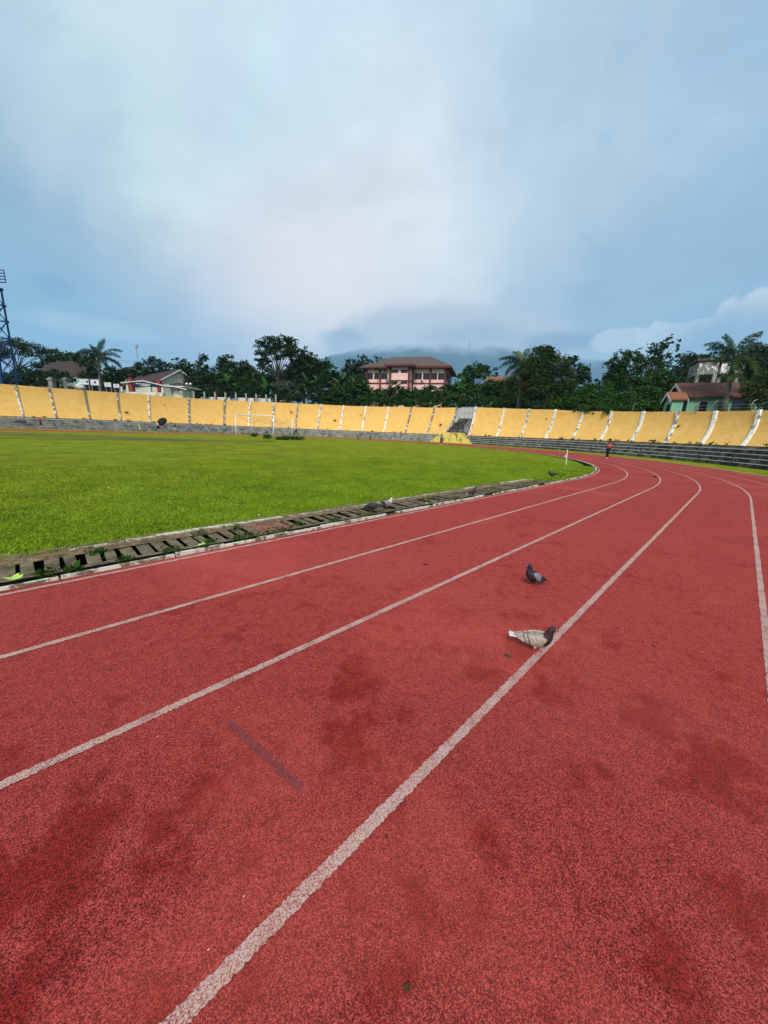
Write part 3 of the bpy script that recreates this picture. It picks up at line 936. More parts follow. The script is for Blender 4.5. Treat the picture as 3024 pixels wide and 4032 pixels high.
def tree(name, label, blobs, Y, col, base_px=None, dens=1.0, leaf=1.9, clump=.20, group=None, cat='tree', droop=0.0, trunk_r=None, pale=False, fill=.45):
    _seed[0] += 1
    bx = base_px if base_px is not None else sum(b[0] * b[2] for b in blobs) / sum(b[2] for b in blobs)
    low = max(b[1] + b[3] * .2 for b in blobs)
    p = P(bx, low, Y); root = Vector((p.x, p.y, min(terr(p), p.z - .3)))
    e = empty(name, root, label, cat, group)
    me = quadmesh('crown', leafcloud(blobs, Y, dens, leaf, clump, _seed[0], fill, droop), root)
    link('crown', me, GREENS[col], e)
    H = p.z - root.z
    r0 = trunk_r or max(.12, .035 * H + .08)
    mb = MB()
    big = max(blobs, key=lambda b: b[2] * b[3])
    rr = random.Random(_seed[0])
    fork = root.lerp(P(bx, low, Y), .72)
    top = P(big[0], big[1], Y)
    jit = lambda a: Vector((rr.uniform(-a, a), rr.uniform(-a, a), 0))
    mb.tube([root - Vector((0, 0, .3)), root.lerp(fork, .5) + jit(.2), fork, fork.lerp(top, .6) + jit(.3), top], [r0, r0 * .8, r0 * .65, r0 * .42, r0 * .15], 7)
    for b in blobs:
        for q in range(3 if b[2] > 16 else 1):
            tgt = P(b[0] + rr.uniform(-.55, .55) * b[2], b[1] + rr.uniform(-.3, .5) * b[3], Y) + Vector((0, rr.uniform(-1, 1) * b[2] * Y / FPX * .5, 0))
            mid = fork.lerp(tgt, .5) + jit(.4) + Vector((0, 0, .3))
            mb.tube([fork, mid, tgt], [r0 * .38, r0 * .2, r0 * .05], 5)
    part('trunk', mb, mPaleBark if pale else mBark, e, True)
    return e


def frond_mesh(L, e0, droop, leaf, nl=20, seed=0, width=.05):
    """a feather palm frond along +X: rachis and two rows of leaflets"""
    rr = random.Random(seed); mb = MB()
    pts = []; x = z = 0.0
    for i in range(nl + 1):
        t = i / nl
        a = e0 - droop * t ** 1.4
        pts.append(Vector((x, 0, z))); x += math.cos(a) * L / nl; z += math.sin(a) * L / nl
    mb.tube(pts[::2] if nl % 2 == 0 else pts, [.045 * (1 - .8 * i / len(pts[::2])) for i in range(len(pts[::2]))], 4)
    for i in range(2, nl + 1):
        t = i / nl; p = pts[i]; d = (pts[i] - pts[i - 1]).normalized()
        ll = leaf * (math.sin(math.pi * min(1, .14 + t * .84)) ** .6 + .1)
        for sgn in (-1, 1):
            for m in range(3):
                side = (d * rr.uniform(.35, .75) + Vector((0, sgn * rr.uniform(.6, 1.0), rr.uniform(-.55, .30)))).normalized()
                q1 = p + side * ll * .55; q2 = p + side * ll * rr.uniform(.85, 1.1) + Vector((0, 0, -ll * rr.uniform(.22, .5)))
                o = d * width; pp = p + d * (m * L / nl * .33)
                mb.v += [tuple(pp - o * .6), tuple(pp + o * .6), tuple(q1 + o), tuple(q1 - o), tuple(q2)]; n = len(mb.v)
                mb.f += [(n - 5, n - 4, n - 3, n - 2), (n - 2, n - 3, n - 1)]
    return mb.mesh('frond')


def palm(label, base_px, top_px, Y, L, n, col, spec, r=.22, lean=0):
    b = P(*base_px, Y); root = Vector((b.x, b.y, min(b.z, terr(b)) if terr(b) < b.z else b.z)); root.z = min(root.z, terr(b) + .2)
    top = P(*top_px, Y)
    e = empty('palm_tree', root, label, 'palm')
    mid = root.lerp(top, .5) + Vector((lean, 0, 0))
    part('trunk', MB().tube([root - Vector((0, 0, .3)), root.lerp(mid, .5), mid, mid.lerp(top, .6), top + Vector((0, 0, .2))], [r * 1.25, r, r * .9, r * .85, r * .6], 9), mPaleBark, e, True)
    rr = random.Random(int(base_px[0]))
    meshes = {}
    for i, (azd, e0, droop, k, mt) in enumerate(spec):
        key = (e0, droop, mt)
        me = frond_mesh(L, R_(e0), R_(droop), .85 * L / 4, 24, i, .020 * L / 4 + .02)
        o = link('frond', me, GREENS[mt], e, top - root)
        o.rotation_euler = (rr.uniform(-.25, .25), 0, R_(azd)); o.scale = (k, k, k)
    return e


FULL = [(0, 35, 80, 1, 'blue'), (180, 40, 85, 1.0, 'blue'), (40, 55, 75, 1, 'blue'), (140, 60, 70, .95, 'blue'), (90, 75, 40, 1, 'blue'), (75, 82, 50, .85, 'blue'),
        (220, 30, 95, 1, 'dark'), (320, 25, 95, 1, 'dark'), (270, 40, 100, 1, 'blue'), (10, 10, 80, .95, 'dark'), (190, 5, 85, .95, 'dark'), (250, 10, 80, .9, 'olive'), (300, -5, 75, .85, 'olive'),
        (110, 20, 80, .9, 'dark'), (60, 15, 85, .9, 'dark'), (345, -25, 55, .8, 'olive'), (205, -30, 50, .8, 'olive'), (165, 68, 55, .8, 'blue')]
palm('tall feathery palm rising behind the notice boards on the left', (394, 1537), (388, 1408), 72, 4.6, 16, 'blue', FULL, .26)
FULL2 = [(178, 38, 70, 1.0, 'blue'), (165, 55, 75, 1.0, 'blue'), (150, 30, 80, .9, 'blue'), (20, 62, 45, 1.2, 'blue'), (12, 45, 45, 1.05, 'blue'), (95, 80, 30, .8, 'blue'), (120, 72, 40, .85, 'dark'),
         (0, 25, 85, 1.1, 'dark'), (340, 15, 90, 1, 'dark'), (200, 15, 95, 1, 'dark'), (240, 0, 85, 1, 'dark'), (270, -10, 78, 1.1, 'olive'), (300, -20, 65, 1, 'olive'), (225, -30, 55, 1.1, 'olive'),
         (320, -30, 58, 1.15, 'olive'), (255, -45, 42, 1.1, 'olive'), (285, -50, 38, 1.1, 'olive'), (60, 35, 85, .9, 'dark')]
palm('tall palm with drooping fronds in front of the green house', (2852, 1618), (2892, 1402), 38, 3.1, 16, 'blue', FULL2, .22)
SCR = [(180, 30, 95, 1, 'blue'), (0, 35, 90, 1, 'blue'), (160, 50, 85, 1, 'olive'), (30, 55, 80, .9, 'olive'), (90, 80, 40, .7, 'yellow'), (70, 78, 50, .9, 'blue'), (110, 70, 60, .9, 'blue'), (200, 5, 90, 1, 'olive'),
       (330, 10, 85, 1, 'olive'), (225, -20, 65, 1.05, 'straw'), (310, -20, 65, 1.05, 'straw'), (260, -35, 50, 1, 'straw'), (285, -45, 40, .95, 'straw'), (240, 25, 100, 1, 'blue'), (120, 20, 90, .9, 'olive')]
SCR += [(20, -40, 45, 1.05, 'straw'), (95, -45, 40, 1, 'straw'), (150, -40, 45, 1.05, 'straw'), (195, -50, 38, .95, 'straw'), (270, 15, 95, 1.05, 'olive'), (350, 40, 90, 1.05, 'blue'), (205, 45, 85, 1, 'blue'), (60, 25, 95, 1, 'olive')]
palm('scruffy palm with dead hanging fronds behind the yellow wall', (2042, 1612), (2056, 1440), 67, 4.6, 14, 'olive', SCR, .40)

# left hillside
tree('rain_tree', 'wide airy spreading tree at the far left beside the blue tower', [(40, 1375, 75, 32), (130, 1378, 75, 26), (205, 1395, 50, 20), (-40, 1390, 60, 35), (70, 1350, 40, 16), (255, 1408, 30, 12)], 105, 'dark', 60, .85, 1.5, .17, trunk_r=.3)
tree('hillside_tree', 'dark rounded tree on the slope right of the spreading tree', [(235, 1425, 45, 26), (190, 1440, 50, 26)], 100, 'dark', 215, 1.0)
tree('hillside_tree', 'green bushy tree between the spreading tree and the tall palm', [(290, 1420, 42, 30), (260, 1455, 48, 28), (320, 1445, 35, 32)], 96, 'mid', 285, 1.0)
tree('hillside_tree', 'dark tree close behind the tall palm crown', [(345, 1440, 38, 32), (330, 1475, 45, 30)], 92, 'dark', 340, 1.0)
tree('garden_tree', 'low dark tree under the tall palm on its right', [(440, 1478, 32, 30), (465, 1495, 28, 26), (420, 1500, 26, 30)], 78, 'olive', 445, 1.0)
tree('garden_tree', 'low yellowish tree under the tall palm on its left', [(345, 1485, 26, 26), (365, 1465, 24, 26)], 79, 'olive', 352, 1.0)
tree('layered_tree', 'layered dark tree standing right of the tall thin mast', [(600, 1420, 42, 18), (575, 1445, 45, 20), (625, 1450, 40, 20), (585, 1470, 40, 18), (640, 1435, 22, 12)], 100, 'blue', 598, .85, 1.6, .16)
tree('layered_tree', 'thin flat topped tree right of the cream gable', [(703, 1420, 28, 10), (715, 1440, 22, 9), (690, 1432, 20, 8)], 100, 'blue', 705, .6, 1.5, .15)
tree('hillside_tree', 'dark tree behind the small cream outhouse', [(690, 1468, 42, 26), (735, 1452, 30, 28), (660, 1480, 30, 20), (740, 1490, 40, 30)], 95, 'dark', 700, 1.0)
tree('column_tree', 'narrow upright tree left of the round crowned trees', [(800, 1425, 18, 26), (795, 1460, 26, 26), (812, 1480, 28, 28)], 92, 'dark', 800, .95)
tree('hillside_tree', 'round bushy tree in the middle of the left treeline', [(880, 1428, 26, 28), (905, 1425, 24, 22), (870, 1465, 32, 30), (915, 1460, 34, 28)], 93, 'dark', 888, .95)
tree('hillside_tree', 'wide dark tree touching the left side of the tallest tree', [(950, 1445, 42, 22), (975, 1470, 36, 30), (935, 1485, 40, 26)], 90, 'dark', 955, .9)
tree('hillside_tree', 'lower dark tree filling behind the concrete fence', [(830, 1500, 50, 30), (770, 1500, 42, 32), (900, 1505, 50, 30)], 88, 'dark', 830, 1.0)
tree('tall_tree', 'tallest round crowned tree with pale branching trunk in the left treeline',
     [(1065, 1352, 46, 24), (1040, 1372, 34, 24), (1110, 1352, 46, 26), (1150, 1372, 34, 30), (1095, 1385, 45, 26), (1030, 1410, 26, 26), (1160, 1405, 26, 28), (1045, 1440, 28, 30)], 84, 'dark', 1094, .95, 1.8, .17, trunk_r=.36)
tree('hillside_tree', 'dense dark tree right of the tallest tree', [(1205, 1400, 28, 28), (1195, 1435, 38, 34), (1160, 1465, 40, 34), (1225, 1455, 36, 34)], 86, 'dark', 1195, 1.0)
tree('hillside_tree', 'rounded green tree two along from the tallest tree', [(1262, 1425, 32, 26), (1275, 1455, 34, 28), (1245, 1470, 34, 28)], 88, 'mid', 1262, 1.0)
tree('young_tree', 'small thin tree between the rounded tree and the pink building', [(1318, 1462, 16, 18), (1322, 1485, 22, 18)], 90, 'dark', 1320, .8)
tree('hillside_tree', 'dark tree at the left end of the pink building', [(1390, 1440, 34, 22), (1420, 1450, 30, 30), (1375, 1470, 32, 26), (1415, 1485, 32, 26)], 118, 'dark', 1400, 1.0)
tree('rain_tree', 'airy spreading tree behind the left roof of the pink building', [(1455, 1412, 34, 12), (1490, 1418, 28, 10), (1425, 1402, 18, 7), (1470, 1430, 40, 12)], 132, 'blue', 1465, .7, 1.5, .15)
# right of the pink building
tree('hillside_tree', 'round green tree at the right end of the pink building', [(1875, 1450, 34, 22), (1850, 1475, 40, 26), (1905, 1468, 34, 26), (1830, 1500, 34, 22)], 112, 'mid', 1870, 1.0)
tree('cypress_tree', 'left of two slim cypress tips beyond the shrubs', [(1946, 1462, 5, 18), (1946, 1480, 7, 14)], 130, 'blue', 1946, 1.2, 1.3, .12)
tree('cypress_tree', 'right and taller of two slim cypress tips beyond the shrubs', [(1955, 1455, 5, 20), (1955, 1478, 7, 16)], 130, 'blue', 1955, 1.2, 1.3, .12)
tree('drooping_tree', 'big drooping olive tree right of the scruffy palm', [(2130, 1405, 52, 36), (2175, 1440, 60, 44), (2110, 1470, 50, 44), (2200, 1495, 62, 46), (2130, 1530, 60, 46), (2225, 1540, 52, 40), (2160, 1382, 24, 20), (2122, 1366, 14, 10), (2165, 1380, 10, 16), (2090, 1455, 30, 44), (2085, 1530, 34, 44), (2005, 1545, 30, 34), (2015, 1500, 18, 26)],
     62, 'olive', 2150, 1.3, 1.7, .19, droop=.6)
tree('hillside_tree', 'dark tree showing against the mountain right of the drooping tree', [(2258, 1418, 18, 16), (2240, 1445, 32, 26), (2285, 1470, 34, 32), (2300, 1490, 28, 24), (2225, 1430, 18, 14)], 82, 'dark', 2262, 1.0)
tree('cypress_tree', 'small pointed cypress standing below the right mountain slope', [(2351, 1492, 7, 16), (2352, 1508, 10, 14)], 95, 'blue', 2352, 1.3, 1.3, .12)
tree('broad_tree', 'broad tree with loose leafy branches rising against the sky at right',
     [(2440, 1410, 38, 26), (2415, 1440, 34, 30), (2500, 1400, 36, 26), (2545, 1400, 40, 30), (2590, 1375, 30, 28), (2625, 1350, 20, 18), (2640, 1325, 10, 10), (2480, 1450, 48, 36), (2560, 1450, 52, 36), (2620, 1430, 30, 34), (2660, 1370, 12, 14), (2675, 1340, 7, 7),
      (2430, 1490, 44, 34), (2668, 1400, 12, 14)], 66, 'mid', 2520, .72, 1.7, .16)
tree('hillside_tree', 'dark tree at left edge of the broad loose tree', [(2425, 1470, 36, 36), (2405, 1500, 30, 30), (2450, 1505, 36, 30)], 68, 'dark', 2425, 1.0)
tree('hillside_tree', 'green layered tree above the roof of the green house', [(2560, 1510, 60, 34), (2620, 1490, 44, 36), (2500, 1520, 48, 30), (2640, 1530, 40, 30)], 58, 'mid', 2570, 1.0)
tree('hillside_tree', 'very dark tree left of the concrete water tank', [(2700, 1440, 40, 40), (2740, 1425, 40, 26), (2690, 1480, 40, 36), (2780, 1430, 40, 30)], 76, 'dark', 2710, 1.0)
tree('hillside_tree', 'dark tree behind the water tank and palm', [(2840, 1440, 50, 30), (2900, 1470, 60, 50), (2820, 1490, 60, 40), (2780, 1505, 60, 22)], 80, 'dark', 2850, 1.0)
tree('hillside_tree', 'dark mass of tree at the right edge beyond the palm', [(2985, 1390, 46, 28), (3020, 1420, 50, 44), (2960, 1430, 44, 36), (3040, 1480, 56, 50), (2985, 1500, 50, 46)], 60, 'dark', 2990, 1.0)
tree('garden_tree', 'green tree behind the right end of the green house', [(2975, 1540, 44, 40), (3020, 1560, 40, 44), (2950, 1580, 30, 34), (3010, 1490, 40, 40), (2945, 1530, 24, 26)], 33.5, 'olive', 2990, 1.0, 1.5)
tree('papaya_tree', 'spindly young tree in front of the left wing of the pink building', [(1486, 1452, 10, 7), (1503, 1462, 12, 8), (1512, 1458, 8, 6)], 84, 'dark', 1487, 1.0, 1.4, .2, trunk_r=.07, pale=True)

# banana plants
lr = random.Random(3)


def banana_leaf(L, w, e0, droop):
    mb = MB(); n = 8; x = z = 0; rows = []
    for i in range(n + 1):
        t = i / n; a = e0 - droop * t
        ww = w * math.sin(math.pi * min(1, .08 + t * .93)) ** .6
        rows.append([(x, -ww, z - .3 * ww), (x, -ww * .5, z - .05 * ww), (x, 0, z), (x, ww * .5, z - .05 * ww), (x, ww, z - .3 * ww)])
        x += math.cos(a) * L / n; z += math.sin(a) * L / n
    return mb.grid(rows).mesh('leaf', smooth=True)


BL = [banana_leaf(2.6, .42, R_(75), R_(85)), banana_leaf(2.4, .40, R_(60), R_(95)), banana_leaf(2.8, .40, R_(82), R_(55)), banana_leaf(2.2, .38, R_(45), R_(90))]
for b_ in BL: b_.materials.append(leafmat('banana leaf', (.015, .05, .008), (.05, .13, .018), (.09, .18, .035)) if b_ is BL[0] else BL[0].materials[0])
stem0 = MB().tube([(0, 0, -2.5), (0, 0, -.4), (.05, 0, .5)], [.16, .13, .06], 7).mesh('stem', smooth=True); stem0.materials.append(GREENS['fresh'])
BAN = [(940, 1500, 84, 'banana plant with grey-green leaves behind the concrete fence left of the brick-red roof'), (985, 1496, 84, 'banana plant just left of the tallest tree trunk'), (890, 1502, 85, 'leftmost banana plant behind the concrete fence'),
       (1215, 1502, 78, 'banana plant with broad leaves right of the tallest tree trunk'), (1250, 1498, 78, 'banana plant second right of the tallest tree trunk'), (1290, 1505, 79, 'banana plant third right of the tallest tree trunk'),
       (1340, 1512, 80, 'banana plant below the small thin tree'), (1400, 1510, 80, 'bright banana plant just left of the pink building'), (1430, 1522, 79, 'low banana plant at the left corner of the pink building'),
       (1815, 1528, 82, 'banana plant at the right corner of the pink building'), (1838, 1505, 84, 'tall banana plant under the round green tree'), (1975, 1530, 80, 'banana plant left of the scruffy palm'), (1060, 1530, 82, 'banana plant beside the brick-red hut roof')]
for x, y, Y, lab in BAN:
    p = P(x + lr.uniform(-9, 9), y + lr.uniform(14, 34), Y); e = empty('banana_plant', p, lab, 'plant', 'banana plants along the top of the bank')
    link('stem', stem0, None, e)
    for k in range(9):
        o = link('leaf', BL[lr.randrange(4)], None, e, (0, 0, .3)); o.rotation_euler = (lr.uniform(-.2, .2), lr.uniform(-.25, .1), lr.uniform(0, 6.28)); q = lr.uniform(.95, 1.4); o.scale = (q, q, q)

# the continuous belt of shrubs along the top of the wall
belt = []
sr_ = random.Random(8)
def band(x0, x1, yt0, yt1, yb0, yb1, Y0, Y1, step=26, out=None, r=24):
    x = x0
    while x < x1:
        f = (x - x0) / (x1 - x0); yt = yt0 + (yt1 - yt0) * f; yb = yb0 + (yb1 - yb0) * f; Y = Y0 + (Y1 - Y0) * f
        y = yt + r * .7
        while y < yb + 6:
            out.append(((x + sr_.uniform(-9, 9), y + sr_.uniform(-7, 7), r * sr_.uniform(.8, 1.35), r * sr_.uniform(.6, .95)), Y + (yb - y) * .12 + sr_.uniform(-1, 1)))
            y += r * .85
        x += step


def stuff(name, items, col, label, dens=1.0, leaf=1.75, clump=.22):
    Vs = []
    for i, (b, Y) in enumerate(items):
        Vs.append(leafcloud([b], Y, dens, leaf, clump, 900 + i, .35))
    o = link(name, quadmesh(name, np.concatenate(Vs), (0, 0, 0)), GREENS[col]); tag(o, label, 'shrubs', kind='stuff')


b1 = []; band(1295, 1760, 1528, 1532, 1590, 1592, 76, 76, out=b1); band(1760, 2080, 1520, 1498, 1592, 1606, 76, 74, out=b1)
b1 += [((1990, 1515, 40, 26), 78), ((1935, 1520, 36, 22), 78), ((1560, 1530, 34, 20), 78), ((1720, 1535, 34, 18), 78), ((1385, 1525, 34, 22), 78), ((1330, 1545, 34, 24), 77)]
stuff('shrubbery', b1, 'mid', 'thick belt of green shrubs along the wall top below the pink building')
b2 = []; band(1100, 1310, 1548, 1544, 1570, 1580, 76, 76, 24, b2, 16); band(1000, 1110, 1560, 1556, 1570, 1576, 76, 76, 24, b2, 12)
b2 += [((1130, 1535, 38, 18), 78), ((1190, 1528, 40, 20), 79), ((1250, 1540, 40, 20), 78), ((1160, 1560, 36, 16), 75)]
stuff('shrubbery', b2, 'dark', 'dark low shrubs along the wall top right of the concrete fence')
b3 = []; band(2290, 2620, 1532, 1535, 1605, 1610, 50, 44, 28, b3, 24); band(2190, 2300, 1560, 1545, 1600, 1605, 56, 52, 28, b3, 22)
b3 += [((2330, 1530, 40, 22), 58), ((2380, 1525, 36, 20), 56), ((2560, 1545, 44, 24), 50), ((2300, 1545, 34, 24), 58)]
stuff('shrubbery', b3, 'fresh', 'bright green shrubs along the wall top left of the green house')
b4 = []; band(60, 300, 1478, 1495, 1512, 1530, 66, 68, 26, b4, 17); band(0, 90, 1470, 1480, 1512, 1520, 64, 65, 26, b4, 22); band(70, 260, 1448, 1462, 1480, 1495, 76, 78, 30, b4, 20)
stuff('shrubbery', b4, 'dark', 'dark climbing shrubs on the bank at far left below the brown roof')
b5 = []; band(700, 1000, 1500, 1510, 1540, 1560, 86, 84, 26, b5, 20); band(480, 720, 1455, 1470, 1490, 1500, 104, 100, 30, b5, 22)
band(740, 1130, 1515, 1530, 1556, 1566, 80, 80, 24, b5, 16)
b5 += [((680 + 34 * q, 1485 + 6 * (q % 3), 36, 24), 104) for q in range(19)] + [((1120 + 36 * q, 1500 + 6 * (q % 2), 36, 26), 104) for q in range(9)]
b5 += [((1000, 1530, 40, 22), 86), ((1040, 1520, 30, 24), 88)]
stuff('shrubbery', b5, 'dark', 'shaded undergrowth behind the concrete fence posts')
b5 += [((555, 1528, 26, 12), 74), ((590, 1530, 26, 12), 74), ((535, 1532, 22, 10), 74), ((615, 1534, 18, 10), 74), ((575, 1518, 28, 10), 76), ((495, 1500, 22, 14), 78)]
b6 = []; band(2580, 2700, 1560, 1590, 1605, 1612, 46, 42, 28, b6, 18); band(2900, 3060, 1588, 1580, 1612, 1612, 42, 40, 28, b6, 20)
b6 += [((2740, 1500, 34, 12), 70), ((2770, 1505, 40, 12), 70), ((2700, 1505, 30, 14), 70)]
stuff('shrubbery', b6, 'dark', 'dark shrubs beside and behind the green house')
b7 = []; band(1990, 2300, 1545, 1540, 1600, 1605, 78, 74, 30, b7, 26)
stuff('shrubbery', b7, 'dark', 'deeply shaded shrubs around the foot of the scruffy palm')
# weeds rooted in the wall and along its foot
wd = []
for k in range(70):
    s = sr_.uniform(30, 60) if k < 42 else sr_.uniform(62, 112)
    p = S(s, OB - .2, zbot(s) + .07); wd.append((p, sr_.uniform(.04, .10)))
for k in range(24):
    i = sr_.randrange(6, len(RIBS) - 14); t = sr_.uniform(.25, .95); s = RIBS[i][0]
    if k % 3 == 0: s += sr_.uniform(-2.4, 2.4)
    if 57.9 < s < 60.4: continue
    wd.append((wallpt(s, t, .06), sr_.uniform(.03, .08) if k % 6 else .14))
Vw = []
for p, r in wd:
    n = 26; c = np.array(p); q = c + rng.normal(0, 1, (n, 3)) * r * np.array([1, 1, .8]) + np.array([0, 0, r * .5]); a = rng.normal(0, 1, (n, 3)) * r * .55; b = rng.normal(0, 1, (n, 3)) * r * .35
    Vw.append(np.stack([q - a, q + b, q + a, q - b], 1))
wo_ = link('weeds', quadmesh('weeds', np.concatenate(Vw), (0, 0, 0)), GREENS['olive']); tag(wo_, 'small weeds rooted in the yellow wall and along its foot', 'weeds', kind='stuff')

# ------------------------------------------------------------------ buildings


class Pl:
    """upright plane through a point, with a along it, d behind it, z up; hit() finds where a photographed point lies on it"""
    def __init__(s, p, yaw):
        s.o = Vector((p.x, p.y, 0)); s.e = Vector((math.cos(yaw), math.sin(yaw), 0)); s.n = Vector((-math.sin(yaw), math.cos(yaw), 0))
    def w(s, a, d, z): return s.o + s.e * a + s.n * d + Vector((0, 0, z))
    def hit(s, px, py, d=0.0):
        r = ray(px, py); o = Vector((0, 0, CAMH))
        t = (s.o + s.n * d - o).dot(s.n) / r.dot(s.n)
        q = o + r * t
        return (q - s.o).dot(s.e), q.z
    def box(s, mb, a0, a1, d0, d1, z0, z1):
        return mb.hexa([s.w(a0, d0, z0), s.w(a1, d0, z0), s.w(a1, d1, z0), s.w(a0, d1, z0), s.w(a0, d0, z1), s.w(a1, d0, z1), s.w(a1, d1, z1), s.w(a0, d1, z1)])


def hip_roof(pl, a0, a1, d0, d1, ze, zr, ra0, ra1, rd, th=.35):
    """hipped roof over a rectangle, ridge from ra0 to ra1 at depth rd; returns tile skin and fascia"""
    A, B, Cc, D = pl.w(a0, d0, ze), pl.w(a1, d0, ze), pl.w(a1, d1, ze), pl.w(a0, d1, ze)
    E, F = pl.w(ra0, rd, zr), pl.w(ra1, rd, zr)
    r = MB().quad(A, B, F, E).quad(Cc, D, E, F).tri(B, Cc, F).tri(D, A, E)
    f = MB()
    dz = Vector((0, 0, th))
    for p, q in ((A, B), (B, Cc), (Cc, D), (D, A)): f.quad(p - dz, q - dz, q + Vector((0, 0, .02)), p + Vector((0, 0, .02)))
    f.quad(D - dz, Cc - dz, B - dz, A - dz)
    return r, f


mPink = plain('pink wall', (.86, .54, .48), .06, 1.2, .85, 0, 0, (.74, .47, .40), .55, .7, .8)
mCreamPink = plain('pale peach wall', (.86, .64, .50), .06, 1.2, .85)
mBrownRed = plain('dark red trim', (.12, .030, .025), .15, 2, .7)
mTile = make_roof('weathered brown tiles', (.035, .022, .02), (.09, .055, .048), (.21, .15, .135))
mTileRed = make_roof('red clay tiles', (.030, .010, .007), (.10, .030, .018), (.19, .075, .05))
mTileDark = make_roof('dark maroon tiles', (.018, .007, .008), (.042, .014, .015), (.085, .038, .035))
mTileBrown = make_roof('overgrown brown tiles', (.012, .011, .006), (.034, .017, .010), (.075, .03, .02))
mTileRust = make_roof('rusty orange sheet', (.13, .04, .015), (.25, .085, .03), (.33, .13, .05))
mCream = plain('cream wall', (.70, .67, .52), .1, 2, .85, 0, 0, (.45, .42, .32), .56, .68, 1)
mOffWhite = plain('off white wall', (.66, .65, .60), .1, 2, .85, 0, 0, (.33, .32, .28), .5, .66, 1.2)
mGreenW = plain('mint green wall', (.19, .41, .27), .12, 1.5, .85, 0, 0, (.26, .42, .32), .5, .68, .7)
mGreyWood = plain('grey weathered boards', (.30, .29, .28), .25, 3, .85)

pk = Pl(P(1753, 1500, 98), R_(-16))
hit = pk.hit
A0 = hit(1440, 1500)[0]
ze = hit(1650, 1452)[1]; zb_t = hit(1690, 1507)[1]; zb_b = hit(1690, 1513.5)[1]; zg = terr(pk.w(0, 0, 0)) - .3
Dp = 13.0
pink = empty('pink_building', pk.w(A0 / 2, 4, zg), 'two storey pink building with dark red columns and a brown hipped roof', 'building')
z2b = zb_b; zmid = hit(1650, 1493)[1]
mb = MB(); pk.box(mb, A0, 0, 0, Dp, zg, zmid); part('wall', mb, mPink, pink)
mb = MB(); pk.box(mb, A0 + .01, -.01, .01, Dp - .01, zmid, ze + .1); part('upper_wall', mb, mCreamPink, pink)
mb = MB(); pk.box(mb, A0 - .08, .08, -.08, Dp + .08, zb_b, zb_t); part('floor_band', mb, mBrownRed, pink)
bL, bR = hit(1534, 1490, -3.4)[0], hit(1613, 1490, -3.4)[0]
mb = MB(); pk.box(mb, bL, bR, -3.4, -.01, zg, zmid - .3); part('bay', mb, mPink, pink)
mb = MB(); pk.box(mb, bL + .01, bR - .01, -3.39, -.02, zmid - .3, hit(1575, 1438, -4.7)[1]); part('upper_bay', mb, mPink, pink)
zby0, zby1 = hit(1575, 1501, -3.4)[1], hit(1575, 1497, -3.4)[1]
mb = MB(); pk.box(mb, bL - .07, bR + .07, -3.47, -.03, zby0 - .05, zby1 + .05); part('floor_band', mb, mBrownRed, pink)
for px, d in ((1443, 0), (1497.5, 0), (1693.7, 0), (1752, 0)):
    a = hit(px, 1490, d)[0]; mb = MB(); pk.box(mb, a - .26, a + .26, -.20, .1, zg, ze); part('column', mb, mBrownRed, pink)
for a in (bL + .22, bR - .22):
    mb = MB(); pk.box(mb, a - .25, a + .25, -3.6, -3.3, zg, hit(1575, 1440, -4.7)[1]); part('column', mb, mBrownRed, pink)
mb = MB(); pk.box(mb, bR - .1, bR + .35, -.35, -.05, zg, ze); part('column', mb, mBrownRed, pink)
for d in (2.6, 5.8, 9.0, 12.4):
    mb = MB(); pk.box(mb, -.1, .18, d, d + .45, zg, ze); part('column', mb, mBrownRed, pink)


def window(pl, px0, py0, px1, py1, root, d=0.0, frame=mBrownRed, mull=1):
    a0, z1 = pl.hit(px0, py0, d); a1, z0 = pl.hit(px1, py1, d)
    fr = MB(); w = .12
    for (x0, x1, y0, y1) in ((a0 - w, a1 + w, z1, z1 + w), (a0 - w, a1 + w, z0 - w, z0), (a0 - w, a0, z0, z1), (a1, a1 + w, z0, z1)):
        pl.box(fr, x0, x1, d - .07, d + .02, y0, y1)
    for k in range(mull):
        xm = a0 + (a1 - a0) * (k + 1) / (mull + 1); pl.box(fr, xm - .04, xm + .04, d - .05, d + .01, z0, z1)
    f = part('window', fr, frame, root)
    g = MB(); pl.box(g, a0, a1, d - .025, d - .005, z0, z1); part('pane', g, mGlassDark, f)


for q in ((1448, 1470, 1467, 1491), (1475.5, 1470, 1495, 1491.5), (1500.5, 1470, 1523, 1491.5)): window(pk, *q, pink)
for q in ((1635.5, 1470, 1659, 1492), (1668, 1470, 1690, 1492.5), (1697.5, 1470, 1719, 1492.5), (1727, 1470.5, 1748.5, 1492.5)): window(pk, *q, pink)
for q in ((1543, 1458, 1566, 1466), (1581, 1458, 1604, 1466), (1541, 1503, 1563, 1510), (1580, 1503, 1601.5, 1510)): window(pk, *q, pink, -3.4)
side = Pl(pk.w(bR, -3.4, 0), R_(-16 + 90))
for a in (.9, 2.2):
    f = MB(); side.box(f, a, a + .9, -.06, .02, ze - .75, ze - .05); w_ = part('window', f, mBrownRed, pink); g = MB(); side.box(g, a + .1, a + .8, -.08, -.05, ze - .65, ze - .15); part('pane', g, mGlassDark, w_)
side = Pl(pk.w(0, 0, 0), R_(-16 + 90))
for a in (1.2, 3.9, 7.0, 10.2):
    f = MB(); side.box(f, a, a + 1.2, -.06, .02, zmid, ze - .9); w_ = part('window', f, mBrownRed, pink); g = MB(); side.box(g, a + .1, a + 1.1, -.09, -.05, zmid + .1, ze - 1.0); part('pane', g, mGlassDark, w_)
zr = hit(1620, 1405, Dp / 2)[1]
ra0, ra1 = hit(1544, 1405, Dp / 2)[0], hit(1695, 1405, Dp / 2)[0]
